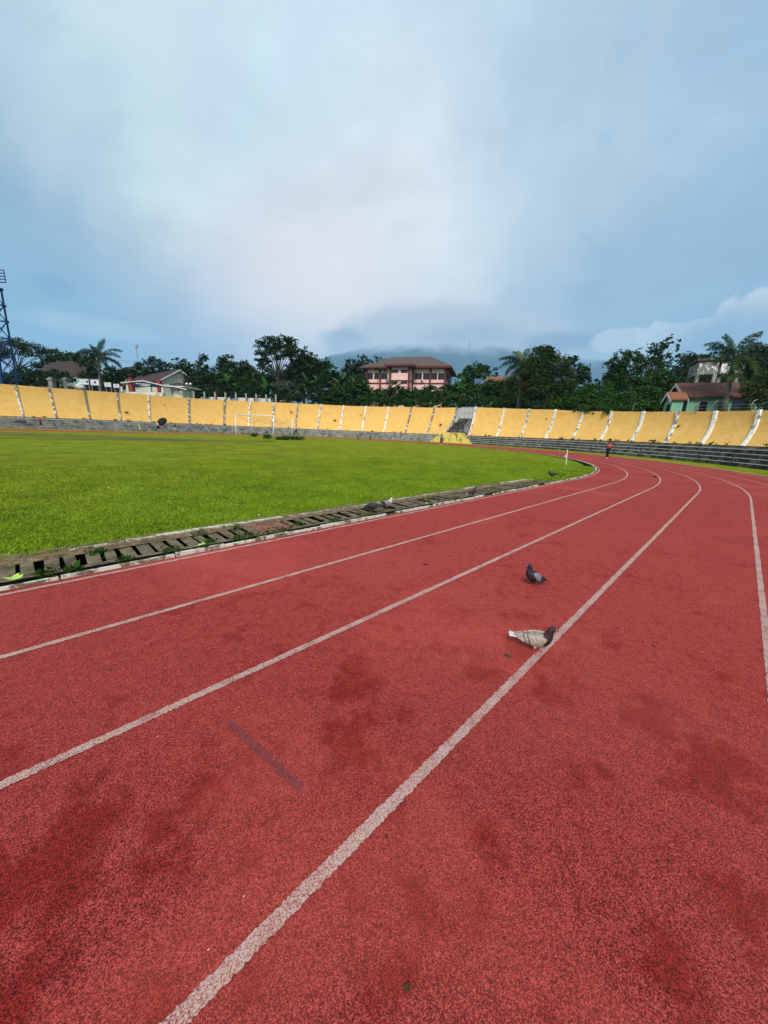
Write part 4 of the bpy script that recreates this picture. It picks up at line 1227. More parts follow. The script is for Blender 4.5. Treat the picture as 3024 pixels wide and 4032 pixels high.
r, f = hip_roof(pk, A0 - 1.5, 1.5, -1.3, Dp + 1.3, ze + .45, zr, ra0, ra1, Dp / 2, .42)
rf = part('roof', r, mTile, pink); part('fascia', f, mBrownRed, rf)
apx = hit(1585, 1410, -.5)
zbay = hit(1575, 1434, -4.7)[1]
r, f = hip_roof(pk, bL - 1.25, bR + 1.25, -4.7, 4.5, zbay, apx[1], (bL + bR) / 2 - .05, (bL + bR) / 2 + .05, 0.2, .42)
rf = part('roof', r, mTile, pink); part('fascia', f, mBrownRed, rf)
for px, py in ((1524, 1497), (1661, 1498), (1674, 1518)):
    a, z = hit(px, py, -.3); u = MB(); pk.box(u, a - .4, a + .4, -.40, -.05, z - .3, z + .3); ac = part('air_conditioner', u, mOffWhite, pink)
    fa = MB(); c = pk.w(a - .08, -.41, z); fa.tube([c, c - pk.n * .02], .22, 10); part('fan', fa, mGlassDark, ac)

# cream hall with dark red roof, left
hp = Pl(P(690, 1540, 76), R_(8))


def gable_house(pl, name, label, a0, a1, d0, d1, zg, ze, zr, wallm, roofm, over=.7, cat='house', along='a'):
    e = empty(name, pl.w((a0 + a1) / 2, (d0 + d1) / 2, zg), label, cat)
    mb = MB(); pl.box(mb, a0, a1, d0, d1, zg, ze)
    dm = (d0 + d1) / 2
    for a in (a0, a1): mb.tri(pl.w(a, d0, ze), pl.w(a, d1, ze), pl.w(a, dm, zr))
    part('wall', mb, wallm, e)
    k = (zr - ze) / (dm - d0); th = .16
    rows = MB()
    for dd, sg in ((d0 - over, 1), (d1 + over, -1)):
        z0 = ze - k * over
        rows.hexa([pl.w(a0 - over, dd, z0), pl.w(a1 + over, dd, z0), pl.w(a1 + over, dm, zr), pl.w(a0 - over, dm, zr),
                   pl.w(a0 - over, dd, z0 + th), pl.w(a1 + over, dd, z0 + th), pl.w(a1 + over, dm, zr + th + .003 * sg), pl.w(a0 - over, dm, zr + th + .003 * sg)])
    rf = part('roof', rows, roofm, e)
    for a in (a0 - over - .03, a1 + over):
        for dd in (d0 - over, d1 + over):
            bb = MB(); z0 = ze - k * over
            bb.hexa([pl.w(a, dd, z0 - .22), pl.w(a + .05, dd, z0 - .22), pl.w(a + .05, dm, zr - .22), pl.w(a, dm, zr - .22), pl.w(a, dd, z0 + .1), pl.w(a + .05, dd, z0 + .1), pl.w(a + .05, dm, zr + .12), pl.w(a, dm, zr + .12)])
            part('barge_board', bb, mOffWhite, rf)
    return e


# the hall: its gable end faces right and towards the camera
hq = Pl(P(630, 1520, 84), R_(-38))
za, zr_, zg_ = hq.hit(630, 1496)[1], hq.hit(640, 1466, 4)[1], terr(hq.w(0, 0, 0)) - .2
L0 = hq.hit(478, 1495)[0]
hall = gable_house(hq, 'village_hall', 'long cream hall with dark maroon tiled roof on the left bank', L0, 0, 0, 8.6, zg_, za, zr_, mCream, mTileDark, .7, 'hall')
# small outhouse with hipped roof
oq = Pl(P(672, 1545, 72), R_(-12))
oz0 = terr(oq.w(0, 0, 0)) - .3; oz1 = oq.hit(690, 1524)[1]; o1 = oq.hit(718, 1540)[0]
oh = empty('outhouse', oq.w(o1 / 2, 1, oz0), 'small cream outhouse with low maroon hipped roof beside the hall', 'house')
mb = MB(); oq.box(mb, 0, o1, 0, 3.2, oz0, oz1); part('wall', mb, mCream, oh)
r, f = hip_roof(oq, -1.6, o1 + 1.0, -.8, 4.0, oz1 + .1, oq.hit(680, 1505, 1.6)[1], .3, .9, 1.6, .18)
rf = part('roof', r, mTileDark, oh); part('fascia', f, mOffWhite, rf)
window(oq, 699, 1533, 708, 1541, oh, 0, mOffWhite, 0)
dmb = MB(); a_, z_ = oq.hit(674, 1537); oq.box(dmb, a_, a_ + .45, -.06, .02, oz0, z_); part('door', dmb, mGreyWood, oh)
pmb = MB(); pa = oq.hit(650, 1540)[0]; oq.box(pmb, pa, pa + .12, -.3, -.18, oz0, oz1); part('porch_post', pmb, mOffWhite, oh)
# portal with red and cream columns and a dark blue banner
gq = Pl(P(515, 1545, 66), R_(-10))
gz = terr(gq.w(0, 0, 0)) - .4
portal = empty('entrance_portal', gq.w(3, 0, gz), 'open entrance portal with two dark red pillars and a blue banner', 'portal')
mRedPil = plain('red pillar paint', (.26, .035, .03), .2, 2, .7)
for px, ptop in ((516, 1488), (627, 1497)):
    a, z = gq.hit(px, ptop); mb = MB(); gq.box(mb, a - .33, a + .33, -.3, .3, gz, z); part('red_pillar', mb, mRedPil, portal)
for px, ptop in ((502, 1505), (641, 1517), (590, 1510)):
    d = 0 if px != 590 else 5; a, z = gq.hit(px, ptop, d); mb = MB(); gq.box(mb, a - .2, a + .2, d - .2, d + .2, gz, z); part('column', mb, mCream, portal)
aL, zL = gq.hit(485, 1507); aM, zM = gq.hit(572, 1499); aR, zR_ = gq.hit(652, 1518)
bm_ = MB()
for (a0, z0, a1, z1) in ((aL, zL, aM, zM), (aM, zM, aR, zR_)):
    for dd in (-.6, 5.0):
        bm_.hexa([gq.w(a0, dd, z0 - .16), gq.w(a1, dd, z1 - .16), gq.w(a1, dd + .3, z1 - .16), gq.w(a0, dd + .3, z0 - .16), gq.w(a0, dd, z0), gq.w(a1, dd, z1), gq.w(a1, dd + .3, z1), gq.w(a0, dd + .3, z0)])
part('beam', bm_, mOffWhite, portal)['kind'] = 'stuff'
ba0, bz0 = gq.hit(524, 1511, -.45); ba1, bz1 = gq.hit(618, 1518, -.45)
bmn = MB().hexa([gq.w(ba0, -.45, bz0 - .35), gq.w(ba1, -.45, bz1 - .30), gq.w(ba1, -.4, bz1 - .30), gq.w(ba0, -.4, bz0 - .35), gq.w(ba0, -.45, bz0 + .30), gq.w(ba1, -.45, bz1 + .32), gq.w(ba1, -.4, bz1 + .32), gq.w(ba0, -.4, bz0 + .30)])
bn = part('banner', bmn, plain('navy banner', (.012, .022, .075), .15, 3, .6), portal)
mk = MB(); kr_ = random.Random(4)
for row, (f0, f1) in ((0, (.12, .72)), (1, (.30, .68))):
    f = f0
    while f < f1:
        wv = kr_.uniform(.012, .03); a = ba0 + (ba1 - ba0) * f; zc = bz0 + (bz1 - bz0) * f + (.09 if row == 0 else -.13)
        gq.box(mk, a, a + (ba1 - ba0) * wv * .8, -.462, -.452, zc - .075, zc + .075); f += wv * (1.15 if kr_.random() < .75 else 2.2)
part('lettering', mk, mWhite, bn)
wq = Pl(P(600, 1552, 64.5), R_(-9))
wl0, wz = wq.hit(478, 1543); wl1, wz1 = wq.hit(640, 1556)
mb = MB(); wq.box(mb, wl0, wl1, 0, .2, wz - 1.5, (wz + wz1) / 2 + .25)
single('low_wall', mb, mOffWhite, 'low weathered white wall under the entrance portal', 'wall', wq.w(wl0, 0, wz - 1.5))
# notice boards
for (x0, y0, x1, y1, Y, lab, mark) in ((302, 1492, 350, 1514, 66, 'large white notice board with teal and blue emblems on the left bank', 1), (355, 1494, 391, 1517, 65.5, 'white notice board with small dark emblem left of the palm trunk', 2),
                                      (410, 1506, 438, 1523, 65, 'small white notice board right of the palm trunk', 0), (446, 1512, 470, 1526, 64.5, 'smallest white notice board nearest the entrance portal', 2)):
    q = Pl(P((x0 + x1) / 2, y1, Y), R_(-4)); a0, z1 = q.hit(x0, y0); a1, z0 = q.hit(x1, y1); zt = terr(q.w(0, 0, 0))
    e = empty('notice_board', q.w(0, 0, zt - .2), lab, 'notice board', 'white notice boards on the left bank')
    mb = MB(); q.box(mb, a0, a1, 0, .06, z0, z1); part('board', mb, mWhite, e)
    mb = MB()
    for (u0_, u1_, v0, v1_) in ((a0 - .05, a1 + .05, z1, z1 + .06), (a0 - .05, a1 + .05, z0 - .06, z0), (a0 - .05, a0, z0, z1), (a1, a1 + .05, z0, z1)): q.box(mb, u0_, u1_, -.03, .08, v0, v1_)
    part('frame', mb, mSteel, e)
    for a in (a0 + .1, a1 - .1):
        mb = MB(); mb.tube([q.w(a, .1, zt - .3), q.w(a, .1, z0)], .05, 6); part('leg', mb, mSteel, e)
    w_, h_ = a1 - a0, z1 - z0
    pr = MB()
    for k in range(4): q.box(pr, a0 + w_ * .3, a0 + w_ * (.62 if k % 2 else .7), -.012, -.002, z1 - h_ * (.32 + .13 * k), z1 - h_ * (.28 + .13 * k))
    part('print', pr, mSteel, e)
    if mark == 1:
        mb = MB(); q.box(mb, a0 + w_ * .04, a0 + w_ * .2, -.015, -.002, z1 - h_ * .6, z1 - h_ * .15); part('emblem', mb, plain('teal print', (.02, .28, .26), .3, 9), e)
        mb = MB(); q.box(mb, a0 + w_ * .78, a0 + w_ * .96, -.015, -.002, z1 - h_ * .7, z1 - h_ * .25); part('emblem', mb, plain('blue print', (.03, .10, .30), .2, 9), e)
    elif mark == 2:
        c = q.w(a0 + w_ * .55, -.012, z1 - h_ * .5); mb = MB().tube([c, c + q.n * .01], h_ * .2, 8); part('emblem', mb, mGlassDark, e)
q = Pl(P(300, 1515, 65.2), R_(-4)); a0, z1 = q.hit(288, 1503); a1, z0 = q.hit(302, 1520)
mb = MB(); q.box(mb, a0, a1, 0, .05, z0 - 1.0, z1); single('banner_stand', mb, plain('turquoise banner', (.12, .42, .38), .35, 1.5), 'pale turquoise banner leaning at the left of the large notice board', 'banner', q.w(a0, 0, z0 - 1))
# weathered stone gate posts
for (x0, x1, yt, Y, lab) in ((183, 204, 1486, 62.5, 'weathered grey stone gate post topped by a block at far left'), (243, 262, 1487, 63, 'second weathered stone gate post right of the block topped one')):
    q = Pl(P((x0 + x1) / 2, 1520, Y), R_(-4)); a0, z1 = q.hit(x0, yt); a1, _ = q.hit(x1, yt); zt = terr(q.w(0, 0, 0)) - .3
    e = empty('stone_gate_post', q.w(0, 0, zt), lab, 'gate post')
    mb = MB(); q.box(mb, a0 + .1, a1 - .1, 0, .7, zt, z1 - .45); part('shaft', mb, mStepL, e)
    mb = MB(); q.box(mb, a0, a1, -.1, .8, z1 - .44, z1 - .12); q.box(mb, a0 + .2, a1 - .15, .1, .6, z1 - .12, z1 + .08); part('cap', mb, mStepL, e)
    mb = MB(); q.box(mb, a0 + .12, a1 - .12, -.04, -.01, zt + .1, zt + .75); part('plaque', mb, mOffWhite, e)
q = Pl(P(224, 1515, 63.5), R_(-4)); a0, z1 = q.hit(204, 1500); a1, z0 = q.hit(244, 1520)
mb = MB(); q.box(mb, a0, a1, 0, .4, z0 - 1, z1 - .35); mb.tube([q.w(a0, .2, z1), q.w((a0 + a1) / 2, .2, z1 + .1), q.w(a1, .2, z1 - .05)], .12, 6); single('ruined_wall', mb, mStep, 'dark ruined wall between the two stone gate posts', 'wall', q.w(a0, 0, z0 - 1))
q = Pl(P(285, 1520, 63.5), R_(-4)); rk = MB()
for k in range(5):
    c = P(272 + k * 12 + random.uniform(-3, 3), 1516 + k * 2.2, 63.5)
    rb = bmesh.new(); bmesh.ops.create_icosphere(rb, subdivisions=2, radius=.55)
    for v in rb.verts: v.co = Vector((v.co.x * 1.3, v.co.y, v.co.z * .8)) * random.uniform(.8, 1.15)
    me = bpy.data.meshes.new('boulder'); rb.to_mesh(me); rb.free(); me.shade_smooth()
    tag(link('boulder', me, mOffWhite if k > 2 else mStepL, None, c), ['dark boulder beside the second stone gate post', 'dark boulder second from the gate post', 'dark middle boulder of the row of five', 'pale boulder fourth from the gate post', 'pale boulder nearest the turquoise banner'][k], 'boulder', 'boulders on the left bank')
# overgrown brown roofed house
vq = Pl(P(205, 1490, 84), R_(-24)); zt = terr(vq.w(0, 0, 0)) - .3
a0 = vq.hit(85, 1470)[0]; a1 = vq.hit(305, 1490)[0]
e = empty('overgrown_house', vq.w((a0 + a1) / 2, 4, zt), 'house with low brown roof half hidden in shrubs at far left', 'house')
mb = MB(); vq.box(mb, a0 + 1, a1 - 1, 1, 9, zt, vq.hit(200, 1478, 1)[1]); part('wall', mb, mStep, e)
r, f = hip_roof(vq, a0, a1, 0, 10, vq.hit(300, 1482)[1] - .2, vq.hit(170, 1430, 5)[1], a0 + 2.5, (a0 + a1) / 2 + .3, 5, .2); rf = part('roof', r, mTileBrown, e); part('fascia', f, mGreyWood, rf)
# grey roofs behind the hall
vq = Pl(P(480, 1470, 112), R_(-30)); a0 = vq.hit(452, 1466)[0]; a1 = vq.hit(512, 1466)[0]; zt = terr(vq.w(0, 0, 0))
gable_house(vq, 'far_house', 'distant grey roofed house peeping over the maroon hall roof', a0, a1, 0, 7, zt, vq.hit(480, 1466)[1], vq.hit(480, 1449, 3.5)[1], mOffWhite, mTileDark, .5)
# brick red hut among the bananas
vq = Pl(P(1095, 1545, 88), R_(-20)); a0 = vq.hit(1076, 1530)[0]; a1 = vq.hit(1112, 1530)[0]; zt = terr(vq.w(0, 0, 0)) - .3
gable_house(vq, 'brick_hut', 'small hut with brick-red roof under the tallest tree', a0, a1, 0, 4.5, zt, vq.hit(1095, 1520)[1], vq.hit(1095, 1500, 2.2)[1], mOffWhite, mTileRed, .5)
vq = Pl(P(848, 1520, 92), R_(10)); a0 = vq.hit(834, 1520)[0]; a1 = vq.hit(858, 1520)[0]; zt = terr(vq.w(0, 0, 0)) - .3
gable_house(vq, 'brick_hut', 'tiny red roofed hut in the trees left of the bananas', a0, a1, 0, 4, zt, vq.hit(846, 1508)[1], vq.hit(846, 1497, 2)[1], mOffWhite, mTileRed, .4)
vq = Pl(P(1960, 1510, 100), R_(-12)); a0 = vq.hit(1925, 1500)[0]; a1 = vq.hit(1995, 1500)[0]; zt = terr(vq.w(0, 0, 0)) - .3
gable_house(vq, 'far_house', 'tan roofed house half hidden left of the scruffy palm', a0, a1, 0, 7, zt, vq.hit(1960, 1502)[1], vq.hit(1960, 1486, 3.5)[1], mOffWhite, mTileRust, .5)
# concrete post fence
fq0, fq1 = P(762, 1562, 70), P(1086, 1567, 73)
fence = empty('concrete_fence', fq0, 'row of short concrete posts on a low white wall along the bank', 'fence')
for px, yt, yb in ((763, 1541, 1560), (805, 1543, 1562), (847, 1544, 1564), (888, 1546, 1567), (929, 1547, 1569), (969, 1549, 1570), (1009, 1551, 1571), (1048, 1553, 1571), (1086, 1553, 1570)):
    f = (px - 763) / 323; Y = 70 + 3 * f; a, b = P(px, yt, Y), P(px, yb, Y)
    part('post', MB().box(((a.x + b.x) / 2, a.y, (a.z + b.z) / 2 - .4), (.26, .26, a.z - b.z + .8)), plain('pinkish concrete', (.38, .31, .27), .2, 4, .9) if px == 763 else fence.children[0].data.materials[0], fence)
mb = MB()
for x0, x1 in ((828, 905), (928, 965), (970, 1000), (1005, 1065)):
    a, b = P(x0, 1561 + (x0 - 763) * .027, 70 + (x0 - 763) / 108 + .3), P(x1, 1561 + (x1 - 763) * .027, 70 + (x1 - 763) / 108 + .3)
    mb.hexa([a + Vector((0, 0, -.8)), b + Vector((0, 0, -.8)), b + Vector((0, .15, -.8)), a + Vector((0, .15, -.8)), a, b, b + Vector((0, .15, 0)), a + Vector((0, .15, 0))])
part('base_wall', mb, mOffWhite, fence)

# green house at right
gh = Pl(P(2706, 1600, 40.5), R_(-21))
zg2 = terr(gh.w(0, 0, 0)) - .4
gl, gr = gh.hit(2706, 1590)[0], gh.hit(2935, 1590)[0]
zeav = gh.hit(2780, 1567)[1] + .22
d2 = 6.2
zrg = gh.hit(2760, 1513, d2 / 2)[1]
grn = gable_house(gh, 'green_house', 'mint green house with red clay tile roof behind the right wall', gl, gr + 1.5, 0, d2, zg2, zeav, zrg, mGreenW, mTileRed, .5)
for q in ((2757, 1582, 2778, 1622), (2828, 1584, 2845, 1622)):
    window(gh, *q, grn, 0, mGreyWood, 0)
mb = MB(); a_ = gh.hit(2882, 1590)[0]; gh.box(mb, a_, a_ + 1.4, -.05, .0, zg2, zeav - .15); part('veranda_shade', mb, mGlassDark, grn)  # dark panel on the wall, painting in the veranda's shadow
# lower front annex with rusty roof
al, ar = gh.hit(2646, 1590, -.9)[0], gh.hit(2690, 1590, -.9)[0]
zae = gh.hit(2664, 1570, -1.1)[1]; zar = gh.hit(2652, 1549, .2)[1]
ann = gable_house(gh, 'annex', 'small annex with rusty orange gable roof joined left of the green house', al, ar, -.9, 1.5, zg2, zae, zar, mGreenW, mTileRust, .28, 'annex')
mb = MB(); mb.tri(gh.w(al - .012, -.9, zae), gh.w(al - .012, 1.5, zae), gh.w(al - .012, .3, zar - .03)); part('gable', mb, mGreyWood, ann)
mb = MB(); gh.box(mb, al - .05, al + .0, -.5, .4, zg2, zae - .5); part('door', mb, mGlassDark, ann)
mb = MB(); gh.box(mb, ar + .05, gl - .02, .1, 1.2, zg2, zae - .4); part('doorway', mb, mGlassDark, ann)
# concrete water tank on legs
tk = Pl(P(2752, 1470, 52), R_(-26))
ta0, ta1 = tk.hit(2748, 1450)[0], tk.hit(2790, 1450)[0]
tz0, tz1 = tk.hit(2760, 1474)[1], tk.hit(2760, 1421)[1]
tank = empty('water_tank', tk.w(1.5, 1.5, terr(tk.w(0, 0, 0))), 'mouldy white concrete water tank on tall legs above the green house', 'water tank')
tw = 4.3
mb = MB(); tk.box(mb, ta0, ta0 + 2.2, 0, tw, tz0, tz1); part('tank', mb, mRib, tank)
mb = MB(); tk.box(mb, ta0 - .3, ta0 + 2.5, -.3, tw + .3, tz1, tz1 + .35); part('lid', mb, mStep, tank)
for a in (ta0 + .15, ta0 + 2.0):
    for d in (.15, tw - .2):
        mb = MB(); tk.box(mb, a - .2, a + .2, d - .2, d + .2, zg2, tz0); part('leg', mb, mStepL, tank)
tk2 = MB(); tk.box(tk2, ta0 + 2.6, ta0 + 5.0, .4, tw - .3, tz0 + .1, tz1 - .3); part('tank', tk2, mRib, tank)
mb = MB(); tk.box(mb, ta0 + 2.5, ta0 + 5.1, .3, tw - .2, tz1 - .3, tz1 - .1); part('lid', mb, mStep, tank)
for a in (ta0 + 2.8, ta0 + 4.7):
    mb = MB(); tk.box(mb, a - .18, a + .18, 1.0, 1.4, zg2, tz0 + .1); part('leg', mb, mStepL, tank)
# bent wire posts on top of the wall at right
for px, yt, yb, Y, lab in ((2740, 1597, 1617, 36, 'bent wire post on the wall top under the first green house window'), (2808, 1594, 1616, 34.5, 'bent wire post on the wall top between the green house windows'), (2960, 1590, 1612, 31.5, 'bent wire post on the wall top right of the green house'),
                           (2492, 1600, 1617, 44, 'bent wire post on the wall top in front of the bright shrubs')):
    a, b = P(px, yt, Y), P(px, yb + 12, Y)
    single('fence_post', MB().tube([b, a, a + Vector((.12, 0, .22)), a + Vector((.38, 0, .38))], .035, 5), mStepL, lab, 'post', b, group='bent wire posts along the right wall top')
wires = MB()
for k, dy in enumerate((0, 12)):
    wires.tube([P(2700, 1596 + dy, 37), P(2740, 1598 + dy, 36), P(2808, 1596 + dy, 34.5), P(2960, 1592 + dy, 31.5), P(3060, 1590 + dy, 29.8)], .008, 3)
single('fence_wire', wires, mSteel, 'thin wires strung between the bent posts before the green house', 'wire', P(2800, 1600, 34.5))
# masts, poles, overhead wires
def lattice(px, yt, yb, Y, w, label, name='lattice_mast', n=14, head=False):
    a, b = P(px, yt, Y), P(px, yb, Y); zt = min(b.z, 8)
    e = empty(name, Vector((b.x, b.y, zt)), label, 'mast')
    mb = MB(); H = a.z - zt
    for sx_, sy_ in ((-1, -1), (1, -1), (0, 1)): mb.tube([(b.x + sx_ * w, b.y + sy_ * w, zt), (b.x + sx_ * w * .5, b.y + sy_ * w * .5, a.z)], w * .22, 4)
    part('leg', mb, mSteel, e)
    mb = MB()
    for k in range(n):
        z0, z1 = zt + H * k / n, zt + H * (k + 1) / n; f0, f1 = w * (1 - .5 * k / n), w * (1 - .5 * (k + 1) / n)
        sg = 1 if k % 2 else -1
        mb.tube([(b.x - sg * f0, b.y - f0, z0), (b.x + sg * f1, b.y - f1, z1)], w * .14, 3); mb.tube([(b.x - f1, b.y - f1, z1), (b.x + f1, b.y - f1, z1)], w * .14, 3)
    part('brace', mb, mSteel, e)
    if head:
        mb = MB().box((b.x, b.y, a.z), (w * 3.2, w * 2, w * 3.5)); part('antenna', mb, mSteel, e)


lattice(545, 1364, 1440, 260, .55, 'thin telecom mast with antenna head behind the left trees', n=16, head=True)
lattice(1837, 1342, 1470, 320, .45, 'tall thin lattice mast against the mountain right of the pink building', n=22)
lattice(1309, 1428, 1470, 300, .5, 'short distant mast left of the pink building', n=8)
a, b = P(2290, 1556, 56), P(2284, 1618, 56)
single('thin_pole', MB().tube([b - Vector((0, 0, .6)), a], .055, 6), mSteel, 'thin grey pole on the wall top right of the drooping tree', 'pole', b)
a, b = P(744, 1510, 74), P(744, 1560, 74)
lp = empty('lamp_post', b - Vector((0, 0, .5)), 'short lamp post with two white globes right of the outhouse', 'lamp')
part('post', MB().tube([b - Vector((0, 0, .5)), a - Vector((0, 0, .3))], .07, 6), mSteel, lp)
for dx in (-.45, .3):
    rb = bmesh.new(); bmesh.ops.create_uvsphere(rb, u_segments=10, v_segments=7, radius=.25); me = bpy.data.meshes.new('globe'); rb.to_mesh(me); rb.free(); me.shade_smooth()
    link('globe', me, mWhite, lp, a + Vector((dx, 0, -.1)) - lp.location)
    part('arm', MB().tube([a - Vector((0, 0, .35)), a + Vector((dx, 0, -.3))], .03, 4), mSteel, lp)
for y0, y1, lab in ((1417, 1428, 'upper overhead cable crossing the sky right of the tall palm'), (1424, 1434, 'lower overhead cable crossing the sky right of the tall palm')):
    pts = [P(430 + 70 * k, y0 + (y1 - y0) * k / 5 + 2.5 * math.sin(math.pi * k / 5), 88) for k in range(7)]
    single('overhead_cable', MB().tube(pts, .018, 3), mGlassDark, lab, 'cable', pts[0])

# ------------------------------------------------------------------ blue floodlight tower
tb = P(30, 1643, 51.5)
tower = empty('floodlight_tower', Vector((tb.x, tb.y, 1.2)), 'blue lattice floodlight tower at the left edge', 'floodlight tower')
TH_ = 19.8; zt0 = 1.2


def tcorner(i, z):
    f = (z - zt0) / (TH_ - zt0); h = 1.15 - .35 * f; sx_, sy_ = ((-1, -1), (1, -1), (1, 1), (-1, 1))[i]
    return Vector((tb.x + sx_ * h + .95 * f, tb.y + sy_ * h, z))


LV = [zt0, 2.0, 4.6, 7.2, 9.6, 12.0, 14.2, 16.2, 18.2]
for i in range(4):
    part('leg', MB().tube([tcorner(i, z) for z in LV], .11, 6), mBlue, tower)
for k in range(1, len(LV)):
    mb = MB()
    for i in range(4):
        j = (i + 1) % 4
        mb.tube([tcorner(i, LV[k]), tcorner(j, LV[k])], .055, 4)
        if k < len(LV) - 1:
            mb.tube([tcorner(i, LV[k]), tcorner(j, LV[k + 1])], .05, 4); mb.tube([tcorner(j, LV[k]), tcorner(i, LV[k + 1])], .05, 4)
        mb.box(tuple(tcorner(i, LV[k])), (.34, .34, .26))
    part('brace', mb, mBlue, tower)
part('ladder', MB().tube([tcorner(2, 4.6) + Vector((.0, 0, 0)), tcorner(2, 18)], .16, 4), mBlue, tower)
fr1, fr0 = P(14.5, 1064, 51), P(14.5, 1112, 51)
mb = MB()
for z in np.linspace(fr0.z, fr1.z, 5): mb.tube([(fr1.x, fr1.y, z), (fr1.x - 6.5, fr1.y, z)], .06, 4)
for k in range(8): mb.tube([(fr1.x - k * .92, fr1.y, fr0.z), (fr1.x - k * .92, fr1.y, fr1.z)], .07, 4)
part('lamp_frame', mb, mBlue, tower)
for k in range(6):
    for z in np.linspace(fr0.z + .3, fr1.z - .3, 3):
        part('floodlight', MB().tube([(fr1.x - 1.5 - k * .92, fr1.y - .1, z), (fr1.x - 1.5 - k * .92, fr1.y - .45, z - .1)], [.16, .28], 10), mSteel, tower)
# rubbish bay with yellow and grey sheeting at the tower foot
bay = P(28, 1652, 46.5)
single('tarpaulin', MB().tube([bay + Vector((-1.6, 0, -.1)), bay + Vector((-.6, .2, .15)), bay + Vector((.3, 0, -.05)), bay + Vector((1.0, .1, -.3))], [.12, .26, .22, .1], 8), plain('yellow tarpaulin', (.16, .11, .02), .9, 4), 'crumpled yellow tarpaulin at the foot of the blue tower', 'tarpaulin', bay, True)
single('sheeting', MB().tube([bay + Vector((1.1, 0, -.05)), bay + Vector((1.7, .1, .05)), bay + Vector((2.3, 0, -.15))], [.16, .22, .15], 8), plain('grey sheeting', (.10, .12, .13), .3, 3), 'crumpled grey plastic sheeting beside the yellow tarpaulin', 'sheeting', bay + Vector((1.5, 0, -.4)), True)

# ------------------------------------------------------------------ goal
gz_ = zf(15)
g1, g2 = P(928.6, 1719.8, 38.2), P(1075.6, 1729, 35.7)
gz_ = (g1.z + g2.z) / 2
t1, t2 = P(929, 1633, 38.2), P(1078, 1637, 35.7)
r2_, r1_ = P(1150, 1727, 37.0), P(1000, 1716, 39.6)
rt2, rt1 = P(1150, 1649, 37.0), P(1000, 1642, 39.6)
goal = empty('football_goal', (g1 + g2) / 2, 'white football goal with sagging net on the far side of the pitch', 'goal')
part('post', MB().tube([g1, t1], .055, 10), mWhite, goal, True); part('post', MB().tube([g2, t2], .055, 10), mWhite, goal, True)
part('crossbar', MB().tube([t1, t2], .055, 10), mWhite, goal, True)
part('stanchion', MB().tube([r1_, rt1], .035, 8), mSteel, goal, True); part('stanchion', MB().tube([r2_, rt2], .04, 8), mWhite, goal, True)
nt = MB()
def npt(a, b):   # a 0..1 across, b 0..1 from bar to back
    top = t1.lerp(t2, a); bk = rt1.lerp(rt2, a)
    sag = .75 * math.sin(math.pi * b) * (.6 + .4 * math.sin(a * 9) ** 2)
    return top.lerp(bk, b) - Vector((0, 0, sag))
for i in range(0, 15, 2): nt.tube([npt(i / 14, b / 8) for b in range(9)], .007, 3, False)
for b in range(2, 9, 2): nt.tube([npt(i / 14, b / 8) for i in range(15)], .008, 3, False)
for k in range(1, 9):       # back of the net hanging down
    nt.tube([npt(i / 14, 1) - Vector((0, 0, .2 * k * (.9 + .12 * math.sin(i * 1.7 + k)))) + Vector((.05 * math.sin(i + k), 0, 0)) for i in range(15)], .009, 3, False)
for i in range(0, 15, 2): nt.tube([npt(i / 14, 1) - Vector((0, 0, .2 * k)) for k in range(9)], .007, 3, False)
for k in range(1, 10):      # side net
    nt.tube([t2.lerp(g2, .1 + k * .09).lerp(rt2.lerp(r2_, k * .1), b / 6) - Vector((0, 0, .35 * math.sin(math.pi * b / 6) * (1 - k / 10))) for b in range(7)], .009, 3, False)
part('net', nt, plain('net cord', (.35, .30, .20), .2, 5), goal)
Vw = []
for p, r in ((g2 + Vector((.5, .2, .0)), .2), (g2 + Vector((1.2, .4, .0)), .2), (r2_ + Vector((.1, 0, 0)), .22), (r2_ + Vector((-.5, 0, 0)), .3), (r1_, .22), (P(1052, 1722, 36.6), .28), (r2_ + Vector((.7, 0, -.05)), .22)):
    n = 120; c = np.array(p); q = c + rng.normal(0, 1, (n, 3)) * r * np.array([1.1, .9, .35]) + np.array([0, 0, .1]); a = rng.normal(0, 1, (n, 3)) * .09 + np.array([0, 0, .06]); b = rng.normal(0, 1, (n, 3)) * .03
    Vw.append(np.stack([q - a, q + b, q + a, q - b], 1))
tag(link('weeds', quadmesh('weeds', np.concatenate(Vw), (0, 0, 0)), GREENS['mid']), 'tall dark weeds growing round the foot of the goal', 'weeds', kind='stuff')
sp0 = P(1056, 1722, 36.4)
sap = empty('sapling', sp0, 'bare little sapling growing inside the goal', 'sapling')
part('stem', MB().tube([sp0, P(1054, 1712, 36.4), P(1051, 1698, 36.4)], [.03, .025, .012], 5).tube([P(1054, 1710, 36.4), P(1047, 1703, 36.4)], .015, 4), mBark, sap)
part('leaf', MB().tube([P(1053, 1704, 36.4), P(1048, 1700, 36.4)], [.10, .02], 5), GREENS['dark'], sap)

# corner flag post and marker stakes
def stick(name, label, px, yb, yt, r, lean=0, mat=None, cat='post', z=None):
    b = G(px, yb, z if z is not None else 0.0); Y = b.y
    t = P(px + lean, yt, Y)
    return b, t


